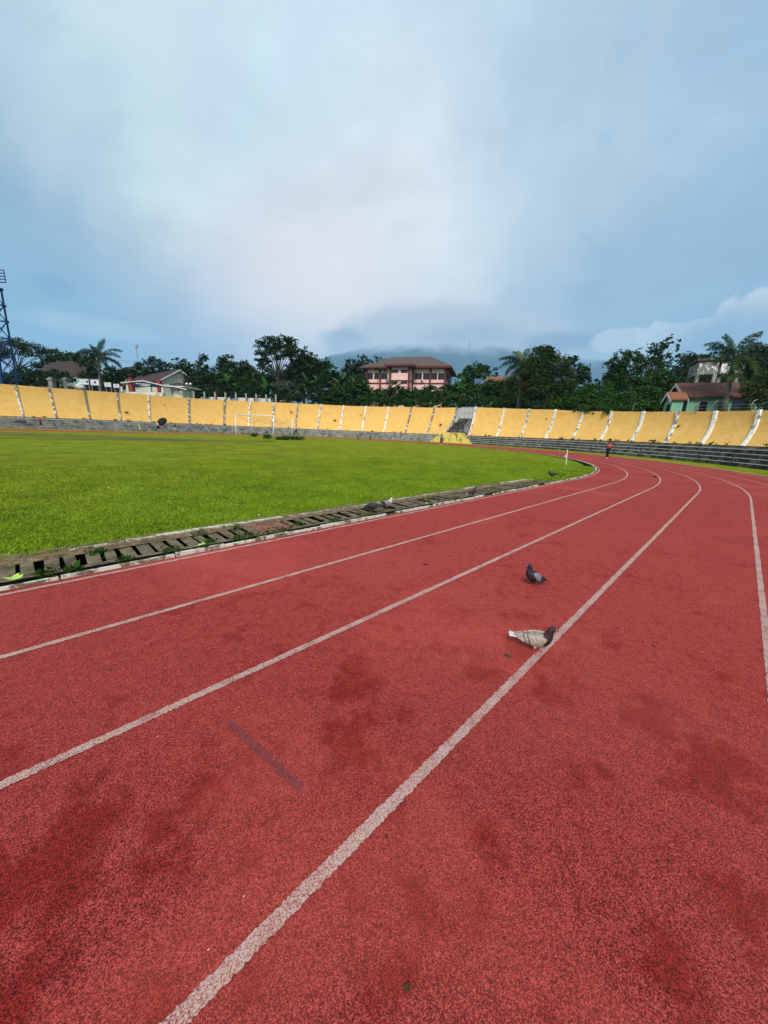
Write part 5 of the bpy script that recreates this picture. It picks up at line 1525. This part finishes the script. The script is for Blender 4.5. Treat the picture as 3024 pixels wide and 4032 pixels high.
b = G(2229, 1830, .14); t = P(2235, 1770, b.y)
fl = empty('corner_flag', b, 'leaning white corner flag post with a small rag on the pitch edge', 'flag post')
part('pole', MB().tube([b, t], .022, 7), mWhite, fl)
part('flag', MB().grid([[t.lerp(b, .28), t.lerp(b, .28) + Vector((.02, .05, -.12)), t.lerp(b, .5) + Vector((.0, .05, -.06))], [t.lerp(b, .28) + Vector((-.09, .03, -.05)), t.lerp(b, .4) + Vector((-.13, .05, -.04)), t.lerp(b, .52) + Vector((-.10, .02, .0))]]), plain('rag', (.5, .45, .42), .3, 20), fl)
a, b = P(546, 1668, 54), P(552, 1691, 54)
single('marker_stake', MB().tube([b, a], .05, 6), mWhite, 'white stake at the far side of the running track', 'stake', b)
c = P(353, 1683, 52)
single('white_bag', MB().tube([c + Vector((-.3, 0, -.1)), c + Vector((-.05, 0, .12)), c + Vector((.25, 0, -.08))], [.08, .2, .08], 8), mWhite, 'white plastic bag lying on the far left of the pitch', 'bag', c, True)
for px, lab in ((1410, 'left one of two dark posts by the far track'), (1458, 'right one of two dark posts by the far track')):
    a, b = P(px, 1713, 55), P(px, 1735, 55)
    single('track_post', MB().tube([b, a], .06, 6), plain('dark track post', (.035, .03, .03), .2, 3), lab, 'post', b)

# ------------------------------------------------------------------ people


def skin(name, pts, edges, radii, mat, parent, sub=1, root=0):
    me = bpy.data.meshes.new(name); me.from_pydata([tuple(p) for p in pts], edges, [])
    o = link(name, me, mat, parent)
    md = o.modifiers.new('Skin', 'SKIN'); md.use_smooth_shade = True
    for i, r in enumerate(radii):
        sv = me.skin_vertices[0].data[i]; sv.radius = (r, r) if not isinstance(r, tuple) else r; sv.use_root = (i == root)
    s2 = o.modifiers.new('Sub', 'SUBSURF'); s2.levels = sub; s2.render_levels = sub
    return o


mSkin = plain('skin', (.30, .16, .10), .08, 20, .6)
mHairM = plain('black hair', (.012, .010, .009), .2, 30, .6)
def cloth(n, c): return plain(n, c, .15, 12, .85)


def person(loc, yaw, h, label, pose, top, bottom, shoes, hair, hair_style='short', sleeve=1.0, shorts=False, skirt=False):
    """pose: joint offsets in a figure 1.65 m tall facing +X (Y is its left)"""
    k = h / 1.65
    e = empty('person', loc, label, 'person'); e.rotation_euler = (0, 0, yaw)
    J = dict(pel=(0, 0, .88), wai=(.0, 0, 1.05), che=(0, 0, 1.24), nec=(.005, 0, 1.40), hea=(.025, 0, 1.50), crn=(.02, 0, 1.60),
             shl=(0, .17, 1.35), shr=(0, -.17, 1.35), ell=(-.02, .22, 1.08), elr=(-.02, -.22, 1.08), wrl=(.08, .22, .86), wrr=(.08, -.22, .86), hal=(.11, .22, .78), har=(.11, -.22, .78),
             hil=(0, .085, .86), hir=(0, -.085, .86), knl=(.12, .09, .48), knr=(-.02, -.09, .48), anl=(.12, .09, .08), anr=(-.26, -.09, .12), tol=(.26, .09, .03), tor=(-.14, -.09, .03))
    J.update(pose)
    J = {q: Vector(v) * k for q, v in J.items()}
    def mk(name, keys, ed, rad, mat, sub=1):
        idx = {q: i for i, q in enumerate(keys)}
        return skin(name, [J[q] for q in keys], [(idx[a], idx[b]) for a, b in ed], [rad[q] * k for q in keys], mat, e, sub)
    keys = ['pel', 'wai', 'che', 'nec', 'hea', 'crn', 'shl', 'shr', 'ell', 'elr', 'wrl', 'wrr', 'hal', 'har', 'hil', 'hir', 'knl', 'knr', 'anl', 'anr', 'tol', 'tor']
    ed = [('pel', 'wai'), ('wai', 'che'), ('che', 'nec'), ('nec', 'hea'), ('hea', 'crn'), ('che', 'shl'), ('che', 'shr'), ('shl', 'ell'), ('shr', 'elr'), ('ell', 'wrl'), ('elr', 'wrr'), ('wrl', 'hal'), ('wrr', 'har'),
          ('pel', 'hil'), ('pel', 'hir'), ('hil', 'knl'), ('hir', 'knr'), ('knl', 'anl'), ('knr', 'anr'), ('anl', 'tol'), ('anr', 'tor')]
    rad = dict(pel=.11, wai=.105, che=.12, nec=.05, hea=.092, crn=.07, shl=.06, shr=.06, ell=.042, elr=.042, wrl=.03, wrr=.03, hal=.036, har=.036, hil=.085, hir=.085, knl=.055, knr=.055, anl=.038, anr=.038, tol=.03, tor=.03)
    mk('body', keys, ed, rad, mSkin)
    sl = [q for q in ('ell', 'elr')] + (['wrl', 'wrr'] if sleeve > .6 else [])
    ks = ['pel', 'wai', 'che', 'shl', 'shr', 'ell', 'elr'] + (['wrl', 'wrr'] if sleeve > .6 else [])
    es = [('pel', 'wai'), ('wai', 'che'), ('che', 'shl'), ('che', 'shr'), ('shl', 'ell'), ('shr', 'elr')] + ([('ell', 'wrl'), ('elr', 'wrr')] if sleeve > .6 else [])
    rs_ = dict(pel=.145, wai=.135, che=.142, shl=.08, shr=.08, ell=.062, elr=.062, wrl=.05, wrr=.05)
    mk('shirt', ks, es, rs_, top)
    kt = ['pel', 'hil', 'hir', 'knl', 'knr'] + ([] if shorts else ['anl', 'anr'])
    et = [('pel', 'hil'), ('pel', 'hir'), ('hil', 'knl'), ('hir', 'knr')] + ([] if shorts else [('knl', 'anl'), ('knr', 'anr')])
    rt_ = dict(pel=.125, hil=.105, hir=.105, knl=.085, knr=.085, anl=.075, anr=.075)
    mk('shorts' if shorts else 'trousers', kt, et, rt_, bottom)
    for a, b in (('anl', 'tol'), ('anr', 'tor')):
        d = (J[b] - J[a]); heel = J[a] + Vector((-.03 * k, 0, -.03 * k))
        skin('shoe', [heel, J[a].lerp(J[b], .5) + Vector((0, 0, -.01)), J[b] + Vector((.02, 0, 0))], [(0, 1), (1, 2)], [.055 * k, .05 * k, .04 * k], shoes, e, 1)
    if hair_style == 'short':
        skin('hair', [J['hea'] + Vector((-.03, 0, .03)) * k, J['crn'] + Vector((-.01, 0, .015)) * k], [(0, 1)], [.095 * k, .082 * k], hair, e)
    elif hair_style == 'scarf':
        skin('headscarf', [J['crn'] + Vector((-.01, 0, .01)) * k, J['hea'] + Vector((-.035, 0, 0)) * k, J['nec'] + Vector((-.03, 0, -.02)) * k, J['che'] + Vector((-.07, 0, .02)) * k], [(0, 1), (1, 2), (2, 3)], [.085 * k, .115 * k, .125 * k, .17 * k], hair, e)
    else:
        skin('hair', [J['crn'] + Vector((-.01, 0, .01)) * k, J['hea'] + Vector((-.05, 0, 0)) * k, J['nec'] + Vector((-.08, 0, -.06)) * k, J['che'] + Vector((-.13, 0, 0)) * k], [(0, 1), (1, 2), (2, 3)], [.085 * k, .10 * k, .07 * k, .05 * k], hair, e)
    hd = J['hea']
    skin('face', [hd + Vector((.075, 0, -.01)) * k, hd + Vector((.105, 0, -.025)) * k], [(0, 1)], [.018 * k, .014 * k], mSkin, e, 1)
    return e


bent = dict(ell=(-.06, .24, 1.12), elr=(-.06, -.24, 1.12), wrl=(.16, .12, 1.14), wrr=(.16, -.12, 1.14), hal=(.22, .08, 1.18), har=(.22, -.08, 1.18))
mid_ = dict(knl=(.06, .08, .48), anl=(.02, .08, .08), tol=(.16, .08, .03), knr=(.02, -.08, .48), anr=(-.10, -.08, .09), tor=(.03, -.08, .03))
person(G(2389, 1805), R_(200), 1.55, 'person in black headscarf, loose pink top and black trousers walking on the track', {**bent, **mid_}, cloth('pink top', (.58, .11, .14)), cloth('black trousers', (.012, .012, .014)), cloth('pale pink shoes', (.72, .55, .55)), cloth('black headscarf', (.008, .008, .009)), 'scarf')
person(G(1736, 1750), R_(215), 1.62, 'person in grey top and black trousers stretching an arm out before the yellow podium', dict(elr=(.05, -.42, 1.30), wrr=(.08, -.66, 1.26), har=(.09, -.75, 1.24), knl=(.10, .10, .48), anl=(.12, .12, .08), tol=(.25, .12, .03)), cloth('grey top', (.32, .24, .25)), cloth('black wide trousers', (.010, .010, .014)), cloth('white shoes', (.75, .75, .72)), cloth('grey headscarf', (.20, .16, .14)), 'scarf')
def on_track(px, py, off, seg=None):
    best = None
    for k in range(900):
        Y = 20 + k * .06; p = P(px, py, Y); s_, o_ = inv_s(p)
        if UV(p)[1] > VC and (best is None or abs(o_ - off) < best[0]): best = (abs(o_ - off), Vector((p.x, p.y, 0)))
    return best[1]


pm = on_track(624, 1693, 5.5)
person(pm, R_(180), 1.66, 'person in white shirt and black shorts walking under a black umbrella', dict(elr=(.05, -.22, 1.12), wrr=(.14, -.16, 1.30), har=(.15, -.15, 1.37), knl=(.20, .09, .50), anl=(.28, .09, .10), tol=(.42, .09, .05), knr=(-.10, -.09, .48), anr=(-.34, -.09, .13), tor=(-.24, -.09, .03)), cloth('white shirt', (.80, .80, .80)), cloth('black shorts', (.012, .012, .015)), cloth('white trainers', (.8, .78, .76)), mHairM, 'short', .5, True)
person(on_track(690, 1697, 5.0), R_(10), 1.45, 'person in black shirt and white shorts walking behind the umbrella', dict(knl=(.05, .08, .48), anl=(-.04, .08, .1), tol=(.10, .08, .03), knr=(.02, -.08, .48), anr=(.04, -.08, .08), tor=(.18, -.08, .03)), cloth('black shirt', (.014, .010, .016)), cloth('white shorts', (.75, .73, .72)), cloth('dark shoes', (.03, .03, .03)), mHairM, 'short', .5, True)
person(P(1166, 1715.5, 47), R_(200), 1.52, 'person with long black hair, pale pink top and black trousers near the goal', dict(knl=(.18, .09, .48), anl=(.26, .09, .09), tol=(.40, .09, .04), knr=(-.10, -.09, .48), anr=(-.34, -.09, .12), tor=(-.22, -.09, .03)), cloth('pale pink top', (.70, .45, .50)), cloth('dark trousers', (.02, .02, .025)), cloth('dark shoes', (.03, .03, .03)), mHairM, 'long')
person(P(162, 1678, 47), R_(300), 1.12, 'person in small red top and dark trousers standing at the far left of the track', dict(ell=(.02, .30, 1.16), elr=(.02, -.30, 1.16), wrl=(.10, .16, 1.06), wrr=(.10, -.16, 1.06), hal=(.14, .12, 1.04), har=(.14, -.12, 1.04), **mid_), cloth('red top', (.42, .05, .06)), cloth('dark trousers', (.02, .02, .03)), cloth('white shoes', (.75, .75, .75)), cloth('dark scarf', (.05, .02, .02)), 'scarf')
# black umbrella, tilted
uc = Vector((pm.x, pm.y, 0)) + Vector((.26, .38, 1.74))
um = empty('umbrella', uc, 'open black umbrella held over the person in white shirt', 'umbrella')
um.rotation_euler = (R_(52), R_(-12), 0); um.scale = (.98, .98, 1.1)
rows = []
for j in range(6):
    r = j / 5; row = []
    for k in range(17):
        a = 2 * math.pi * k / 16; sc_l = .9 + .1 * abs(math.cos(a * 4)); rr = .78 * math.sin(r * 1.35) / math.sin(1.35) * (1 if j < 5 else 1) * (1 - .07 * r * (1 - abs(math.cos(a * 4))))
        row.append((rr * math.cos(a), rr * math.sin(a), .10 + .42 * (math.cos(r * 1.35) - 1) * 1.1 + .02))
    rows.append(row)
link('canopy', MB().grid(rows).mesh('canopy', smooth=True), cloth('black umbrella cloth', (.010, .009, .010)), um)
link('shaft', MB().tube([(0, 0, .2), (-.05, 0, -.75)], .014, 6).mesh('shaft'), mSteel, um)

# ------------------------------------------------------------------ pigeons
def bird_mat(name, fn):
    m, t, b, g = base_mat(name)
    tcn = t.node('ShaderNodeTexCoord'); sepn = t.node('ShaderNodeSeparateXYZ'); t.l.new(tcn.outputs['Object'], sepn.inputs[0])
    c = fn(t, tcn.outputs['Object'], sepn.outputs)
    t.put(b.inputs['Base Color'], c); b.inputs['Roughness'].default_value = .62; b.inputs['Specular IOR Level'].default_value = .3
    fe = t.noise(t.vmath('MULTIPLY', tcn.outputs['Object'], (1, 1.6, 1.6)), 95, 3, .6)
    bump(t, b, fe, .5, .004)
    return m


def fawn_body(t, o, s):
    n = t.noise(o, 60, 4, .65)
    body = t.ramp(n, [(.3, (.15, .11, .08)), (.5, (.33, .27, .22)), (.7, (.50, .43, .37))])
    head = t.ramp(n, [(.3, (.016, .010, .009)), (.7, (.06, .034, .030))])
    neck = t.mix(t.step(s[2], .10, .15), head, t.mix(1.0, head, (1.1, .9, 1.0), 'MULTIPLY'))
    edge = t.math('ADD', t.math('ADD', s[0], t.math('MULTIPLY', s[2], .10)), t.math('MULTIPLY', t.math('SUBTRACT', n, .5), .03))
    return t.mix(t.step(edge, .052, .064), body, neck)


def fawn_wing(t, o, s):
    n = t.noise(t.vmath('MULTIPLY', o, (1, 1, 1)), 75, 4, .7)
    n2 = t.noise(o, 26, 3, .6)
    c = t.ramp(n, [(.25, (.15, .10, .07)), (.45, (.33, .265, .215)), (.7, (.56, .49, .42))])
    c = t.mix(t.math('MULTIPLY', t.step(n2, .52, .64), .5), c, (.30, .22, .17))
    xx = t.math('ADD', t.math('ADD', s[0], t.math('MULTIPLY', s[2], .55)), t.math('MULTIPLY', t.math('SUBTRACT', n2, .5), .012))
    for c0 in (.006, -.028):
        band = t.math('SUBTRACT', 1.0, t.step(t.math('ABSOLUTE', t.math('SUBTRACT', xx, c0)), .0035, .0075))
        c = t.mix(t.math('MULTIPLY', band, .85), c, (.085, .045, .032))
    return t.mix(t.math('MULTIPLY', t.step(s[0], -.10, -.15), 0.0), c, c)


def dark_body(t, o, s):
    n = t.noise(o, 60, 4, .65)
    c = t.ramp(n, [(.3, (.010, .010, .012)), (.7, (.045, .042, .045))])
    sheen = t.mix(t.noise(o, 25, 2), (.02, .035, .03), (.05, .015, .045))
    return t.mix(t.math('MULTIPLY', t.step(s[2], .13, .18), .6), c, sheen)


def grey_wing(t, o, s):
    n = t.noise(o, 70, 4, .7)
    c = t.ramp(n, [(.25, (.12, .115, .13)), (.7, (.33, .32, .34))])
    xx = t.math('ADD', s[0], t.math('MULTIPLY', s[2], .3))
    c = t.mix(t.step(t.math('MULTIPLY', xx, -1.0), .015, .035), c, (.022, .020, .022))
    return c


def white_col(t, o, s):
    n = t.noise(o, 60, 4, .65)
    return t.ramp(n, [(.3, (.42, .36, .32)), (.6, (.72, .68, .64))])


M_FB, M_FW = bird_mat('fawn pigeon body', fawn_body), bird_mat('fawn pigeon wing', fawn_wing)
M_DB, M_GW = bird_mat('dark pigeon body', dark_body), bird_mat('grey pigeon wing', grey_wing)
M_WH = bird_mat('white feathers', white_col)
mBeak = plain('beak', (.03, .025, .025), .2, 60, .4); mCere = plain('white cere', (.75, .72, .68), .05, 60, .6); mLegRed = plain('red legs', (.52, .05, .06), .2, 60, .6); mEye = plain('eye', (.25, .06, .01), .1, 60, .2)


def rings(path, n=16):
    out = []
    for i, (x, z, ry, rz_, *y) in enumerate(path):
        a, b = path[max(0, i - 1)], path[min(len(path) - 1, i + 1)]
        tx, tz_ = b[0] - a[0], b[1] - a[1]; l = math.hypot(tx, tz_) or 1; nx, nz = -tz_ / l, tx / l
        y0 = y[0] if y else 0
        out.append([(x + nx * rz_ * math.sin(2 * math.pi * k / n), y0 + ry * math.cos(2 * math.pi * k / n), z + nz * rz_ * math.sin(2 * math.pi * k / n)) for k in range(n)])
    return out


def pigeon(loc, yaw, label, mats, upright=False, size=1.0, step_=.03, group=None, peck=False, tilt=0.0):
    e = empty('pigeon', loc, label, 'pigeon', group); e.rotation_euler = (0, 0, yaw); e.scale = (size,) * 3
    mB, mW, mT = mats
    if not upright:
        path = [(-.120, .128, .010, .006), (-.095, .119, .028, .020), (-.06, .108, .044, .036), (-.02, .101, .054, .047), (.02, .100, .058, .052), (.05, .107, .053, .051), (.074, .121, .042, .044), (.090, .143, .033, .036), (.098, .165, .0275, .029), (.105, .184, .026, .026), (.115, .198, .025, .0235), (.129, .200, .019, .018), (.139, .196, .010, .009)]
        hx, hz, bx, bz = .121, .201, .163, .184
        wing = [(.072, .122, .006, .012, .044), (.055, .120, .013, .028, .052), (.025, .116, .014, .040, .057), (-.015, .116, .013, .043, .055), (-.055, .121, .011, .036, .044), (-.095, .129, .008, .024, .030), (-.135, .137, .006, .013, .017), (-.165, .142, .003, .005, .010)]
        tail0, tail1 = (-.10, .124), (-.205, .142)
        hipx, hipz = .0, .075
    else:
        path = [(-.105, .078, .010, .008), (-.085, .083, .028, .022), (-.055, .092, .044, .038), (-.02, .106, .054, .050), (.012, .124, .056, .054), (.034, .147, .048, .048), (.044, .170, .036, .037), (.048, .192, .027, .028), (.051, .210, .0235, .024), (.057, .226, .0235, .0225), (.068, .236, .020, .019), (.080, .235, .013, .012), (.086, .232, .007, .007)]
        hx, hz, bx, bz = .068, .238, .107, .224
        wing = [(.030, .150, .006, .012, .044), (.018, .140, .013, .028, .052), (-.008, .126, .014, .040, .057), (-.042, .110, .013, .041, .054), (-.078, .096, .011, .033, .042), (-.110, .086, .008, .022, .028), (-.140, .078, .006, .012, .016), (-.16, .073, .003, .005, .010)]
        tail0, tail1 = (-.085, .084), (-.185, .058)
        hipx, hipz = -.005, .080
    if peck:
        path = path[:6] + [(.080, .100, .042, .044), (.105, .092, .031, .032), (.122, .078, .025, .026), (.134, .062, .023, .023), (.143, .048, .022, .020), (.150, .036, .014, .014), (.152, .030, .008, .008)]
        hx, hz, bx, bz = .146, .050, .155, .008
    if tilt:
        def tl(x, z):
            ca, sa = math.cos(tilt), math.sin(tilt); return x * ca - (z - .1) * sa, .1 + x * sa + (z - .1) * ca
        path = [(*tl(q[0], q[1]), *q[2:]) for q in path]; wing = [(*tl(q[0], q[1]), *q[2:]) for q in wing]
        tail0, tail1 = tl(*tail0), tl(*tail1); hx, hz = tl(hx, hz); bx, bz = tl(bx, bz); bz -= .004
    b = link('body', MB().loft(rings(path)).mesh('body', smooth=True), mB, e)
    for sg in (-1, 1):
        rg = []
        for (x, z, th, hh, yo) in wing:
            rg.append([(x + .0 * math.sin(a), sg * (yo - abs(math.sin(a)) * hh * .28 + th * math.cos(a) * .6), z + hh * math.sin(a)) for a in [2 * math.pi * k / 12 for k in range(12)]])
        w = link('wing', MB().loft(rg).mesh('wing', smooth=True), mW, e)
        # folded flight feathers lying back over the rump
        fm = MB()
        for q in range(5):
            x0, z0 = wing[3][0] - .01 * q, wing[3][1] - .028 + .006 * q
            tip = (wing[-1][0] + .012 * q - .012, wing[-1][1] - .008 + .004 * q)
            pts = [(x0, sg * (wing[3][4] - .004), z0), ((x0 + tip[0]) / 2, sg * (wing[5][4] + .010 - .002 * q), (z0 + tip[1]) / 2 - .004), (tip[0], sg * .013, tip[1])]
            fm.tube(pts, [.009, .008, .002], 5)
        link('flight_feather', fm.mesh('flight_feather', smooth=True), mW, w)
    tf = MB(); nf = 7
    for q in range(nf):
        f = (q - (nf - 1) / 2) / ((nf - 1) / 2); yo0, yo1 = f * .012, f * .030; zz = -abs(f) * .005
        dx, dz = tail1[0] - tail0[0], tail1[1] - tail0[1]
        l = 1 - .06 * f * f
        tf.hexa([(tail0[0], yo0 - .006, tail0[1] + zz - .003), (tail0[0] + dx * l, yo1 - .0075, tail0[1] + dz * l + zz - .002), (tail0[0] + dx * l, yo1 + .0075, tail0[1] + dz * l + zz - .002), (tail0[0], yo0 + .006, tail0[1] + zz - .003),
                 (tail0[0], yo0 - .006, tail0[1] + zz + .004), (tail0[0] + dx * l, yo1 - .0075, tail0[1] + dz * l + zz + .001), (tail0[0] + dx * l, yo1 + .0075, tail0[1] + dz * l + zz + .001), (tail0[0], yo0 + .006, tail0[1] + zz + .004)])
    link('tail', tf.mesh('tail'), mT, e)
    p0, p2 = Vector((path[-1][0] - .004, 0, path[-1][1])), Vector((bx, 0, bz))
    link('beak', MB().tube([p0, p0.lerp(p2, .5) + Vector((.002, 0, .0015)), p2], [.0065, .0045, .0008], 8).mesh('beak', smooth=True), mBeak, e)
    cm = MB()
    q = p0.lerp(p2, .22)
    for sg in (-1, 1): cm.tube([q + Vector((-.005, sg * .0025, .0045)), q + Vector((.005, sg * .002, .003))], [.0042, .003], 6)
    link('cere', cm.mesh('cere', smooth=True), mCere, e)
    for sg in (-1, 1):
        rb = bmesh.new(); bmesh.ops.create_uvsphere(rb, u_segments=8, v_segments=6, radius=.0042); me = bpy.data.meshes.new('eye'); rb.to_mesh(me); rb.free(); me.shade_smooth()
        link('eye', me, mEye, e, (hx, sg * .0195, hz))
    for sg in (-1, 1):
        fx = hipx + .012 + sg * step_
        lg = link('leg', MB().tube([(hipx, sg * .022, hipz + .01), (hipx - .004, sg * .022, hipz - .02), ((hipx + fx) / 2 - .004, sg * .021, .038)], [.020, .015, .006], 8).mesh('leg', smooth=True), mB if mB is not M_FB else M_WH, e)
        tm = MB().tube([((hipx + fx) / 2 - .004, sg * .021, .042), (fx - .004, sg * .021, .010)], [.0042, .0036], 6)
        for an, ln in ((0, .034), (.5, .028), (-.5, .028), (3.14, .018)):
            tm.tube([(fx - .004, sg * .021, .009), (fx - .004 + math.cos(an) * ln * .5, sg * .021 + math.sin(an) * ln * .5, .0075), (fx - .004 + math.cos(an) * ln, sg * .021 + math.sin(an) * ln, .003)], [.0038, .0034, .0018], 6)
        link('foot', tm.mesh('foot', smooth=True), mLegRed, lg)
    return e


fawn_ = pigeon(G(2104, 2567), R_(-20), 'fawn pigeon with dark brown head walking beside the lane line', (M_FB, M_FW, M_WH), False, 1.0, .022, tilt=R_(8))
fawn_.scale = (.94, 1.0, 1.02)
pigeon(G(2092, 2309), R_(196), 'upright black and grey pigeon standing alone in the middle of the lane', (M_DB, M_GW, M_DB), True, 1.06, .030)
pigeon(S(7.75, -.16, .05), R_(20), 'dark pigeon with white tail standing on the kerb stones', (M_DB, M_DB, M_WH), True, 1.0, .01)
pigeon(S(4.92, -.42, .05), R_(30), 'whitish pigeon perched on the drain slabs', (M_WH, M_GW, M_WH), False, 1.0, .01)
pigeon(S(4.45, -.33, .05), R_(170), 'black pigeon pecking in the drain next to the whitish one', (M_DB, M_DB, M_DB), False, 1.1, .01, peck=True)
pigeon(S(14.3, -.62, .06), R_(150), 'black pigeon standing in the grass at the start of the bend', (M_DB, M_DB, M_DB), False, 1.25, .01)

# ------------------------------------------------------------------ litter and small marks
def leaf_mesh(name, lobes, r, mat, loc, rz, label, cat='leaf', curl=.3, z=.012):
    mb = MB(); n = 5 * lobes
    ring = [(0, 0, .01)]
    pts = []
    for k in range(n):
        a = 2 * math.pi * k / n; q = r * (.45 + .55 * abs(math.cos(a * lobes / 2)) ** .8)
        pts.append((q * math.cos(a), q * math.sin(a), curl * r * (q / r) ** 2 * (.5 + .5 * math.sin(a * 2)) + .004))
    mb.v = [(0, 0, .012)] + pts
    mb.f = [(0, 1 + k, 1 + (k + 1) % n) for k in range(n)]
    o = link(name, mb.mesh(name, smooth=True), mat, None, loc); o.rotation_euler = (0, 0, rz)
    return tag(o, label, cat)


mLeafL = plain('pale green leaf', (.42, .60, .10), .15, 30, .5); mLeafB = plain('dead leaf', (.055, .035, .012), .4, 60, .8); mLeafY = plain('olive dead leaf', (.075, .055, .018), .5, 80, .8)
leaf_mesh('leaf', 4, .075, mLeafL, G(52, 2278, .075), .4, 'pale green lobed leaf growing over the nearest drain slabs', 'leaf', .5)
leaf_mesh('leaf', 3, .05, mLeafL, G(796, 2146, .08), 1.4, 'pale green leaf sprouting from the drain near the cover plate', 'leaf', .5)
leaf_mesh('leaf', 3, .045, mLeafL, G(1682, 1982, .07), 1.4, 'small yellow green leaf on the drain between the pigeons', 'leaf', .4)
leaf_mesh('dead_leaf', 2, .030, mLeafY, G(2002, 2584), -.3, 'curled olive dead leaf on the track left of the fawn pigeon', 'leaf', .6)
leaf_mesh('dead_leaf', 2, .10, mLeafB, G(2580, 1880), .2, 'large dark dead leaf lying on the far lanes of the bend', 'leaf', .8)
leaf_mesh('dead_leaf', 3, .035, mLeafB, G(1675, 2224), .2, 'small dark twiggy leaf on the track beyond the second lane line', 'leaf', .5)
leaf_mesh('dead_leaf', 3, .011, mLeafB, G(1600, 3896), .8, 'small dark crumpled leaf at the bottom of the picture', 'leaf', .7)
spk = MB()
for px, py, r in ((1518, 3296, .006), (1512, 3344, .004), (1766, 2850, .007), (2574, 2545, .012), (2997, 2562, .009), (2630, 3909, .005), (2434, 2475, .010), (432, 2640, .008), (2632, 3390, .006), (2471, 3595, .005)):
    c = G(px, py)
    for q in range(4):
        cc = c + Vector((random.uniform(-r, r), random.uniform(-r, r), r * .2)); spk.box(tuple(cc), (r * random.uniform(.5, 1.2), r * .7, r * .5), random.uniform(0, 3))
tag(link('crumbs', spk.mesh('crumbs'), mLeafB), 'dark crumbs of soil and leaf scattered on the track', 'debris', kind='stuff')
wsp = MB()
for px, py, z in ((940, 2786, 0), (620, 2900, 0), (960, 3530, 0), (820, 3740, 0), (428, 1919, .2), (1020, 2028, .1), (1520, 1952, .1), (1850, 1817, .15), (1648, 1776, .2), (1683, 1777, .2), (1794, 1776, .2), (1087, 1733, .27), (1108, 1733, .27)):
    c = G(px, py, z); r = .0026 if py > 2500 else .017
    wsp.box(tuple(c + Vector((0, 0, r * .4))), (r * 1.6, r, r * .6), random.uniform(0, 3))
tag(link('scraps', wsp.mesh('scraps'), mWhite), 'tiny white scraps of paper on track and grass', 'litter', kind='stuff')
# dead grass straw along the inner kerb, weeds in the drain
n = 5200; Vs = np.zeros((n, 4, 3))
for i in range(n):
    s = -3 + 14 * rng.random() ** 1.4; p = S(s, -.74 - .34 * rng.random(), .055 + .02 * rng.random()); a = rng.uniform(0, 6.28); L = rng.uniform(.02, .06)
    d = np.array((math.cos(a) * L, math.sin(a) * L, rng.uniform(-.01, .014))); w = np.array((-math.sin(a), math.cos(a), .3)) * .0028; c = np.array(p)
    Vs[i] = (c - d - w, c + d - w, c + d + w, c - d + w)
tag(link('straw', quadmesh('straw', Vs, (0, 0, 0)), leafmat('straw', (.10, .06, .03), (.34, .24, .13), (.48, .38, .24))), 'dry straw and clippings along the edge of the pitch', 'straw', kind='stuff')
Vs = []
for s, o, r in ((-.1, -.28, .05), (.1, -.26, .045), (.55, -.27, .04), (1.05, -.28, .06), (1.45, -.30, .05), (1.85, -.27, .05), (2.3, -.28, .09), (2.55, -.27, .07), (2.0, -.30, .06), (2.9, -.42, .05), (3.5, -.26, .06), (4.3, -.26, .07), (5.0, -.5, .05), (6.2, -.5, .10), (6.6, -.55, .1), (7.2, -.3, .08), (9, -.3, .1), (10.5, -.4, .14), (11.5, -.5, .18), (12.4, -.5, .2), (13.3, -.5, .22), (14.2, -.5, .24), (15.2, -.5, .24), (16.3, -.5, .24), (17.4, -.55, .25), (18.6, -.6, .25), (.35, -.72, .05), (1.5, -.8, .05), (2.0, -.78, .05)):
    for q in range(60):
        c = np.array(S(s, o, .045)) + rng.normal(0, 1, 3) * r * np.array([1, 1, .35]); a = rng.normal(0, 1, 3) * .018 + np.array([0, 0, .012]); b = rng.normal(0, 1, 3) * .008
        Vs.append((c - a, c + b, c + a, c - b))
tag(link('weeds', quadmesh('weeds', np.array(Vs), (0, 0, 0)), GREENS['fresh']), 'little green weeds sprouting along the drain and kerb', 'weeds', kind='stuff')
# purplish worn strip left by an old tape on the track
m, t, b_, g = base_mat('purple tape residue')
col, gv, m1, pos = track_colour(t, g)
t.put(b_.inputs['Base Color'], t.mix(.55, col, (.19, .065, .085))); b_.inputs['Roughness'].default_value = .7
bump(t, b_, gv, .7, .004)
tr = t.node('ShaderNodeBsdfTransparent'); mx = t.node('ShaderNodeMixShader')
tcn = t.node('ShaderNodeTexCoord'); sepn = t.node('ShaderNodeSeparateXYZ'); t.l.new(tcn.outputs['UV'], sepn.inputs[0])
f = t.math('MULTIPLY', t.math('MULTIPLY', sepn.outputs[1], t.math('SUBTRACT', 1.0, sepn.outputs[1])), 4.0)
f = t.math('MULTIPLY', f, t.step(t.math('MULTIPLY', sepn.outputs[0], t.math('SUBTRACT', 1.0, sepn.outputs[0])), .0, .06))
f = t.step(t.math('ADD', f, t.math('MULTIPLY', t.math('SUBTRACT', t.noise(pos, 38, 5, .75), .5), 2.2)), .35, .9)
t.put(mx.inputs[0], t.math('MULTIPLY', f, .42)); t.l.new(tr.outputs[0], mx.inputs[1]); t.l.new(b_.outputs[0], mx.inputs[2]); t.l.new(mx.outputs[0], t.n['Material Output'].inputs[0])
c0, c1 = G(890, 2835), G(1205, 3125); d = (c1 - c0).normalized(); w = Vector((-d.y, d.x, 0)) * .034; up = Vector((0, 0, .003))
me = MB().quad(c0 - w + up, c1 - w + up, c1 + w + up, c0 + w + up).mesh('tape_residue')
uv = me.uv_layers.new(name='UVMap')
for li, co in enumerate(((0, 0), (1, 0), (1, 1), (0, 1))): uv.data[li].uv = co
o = link('tape_residue', me, m); o['kind'] = 'structure'
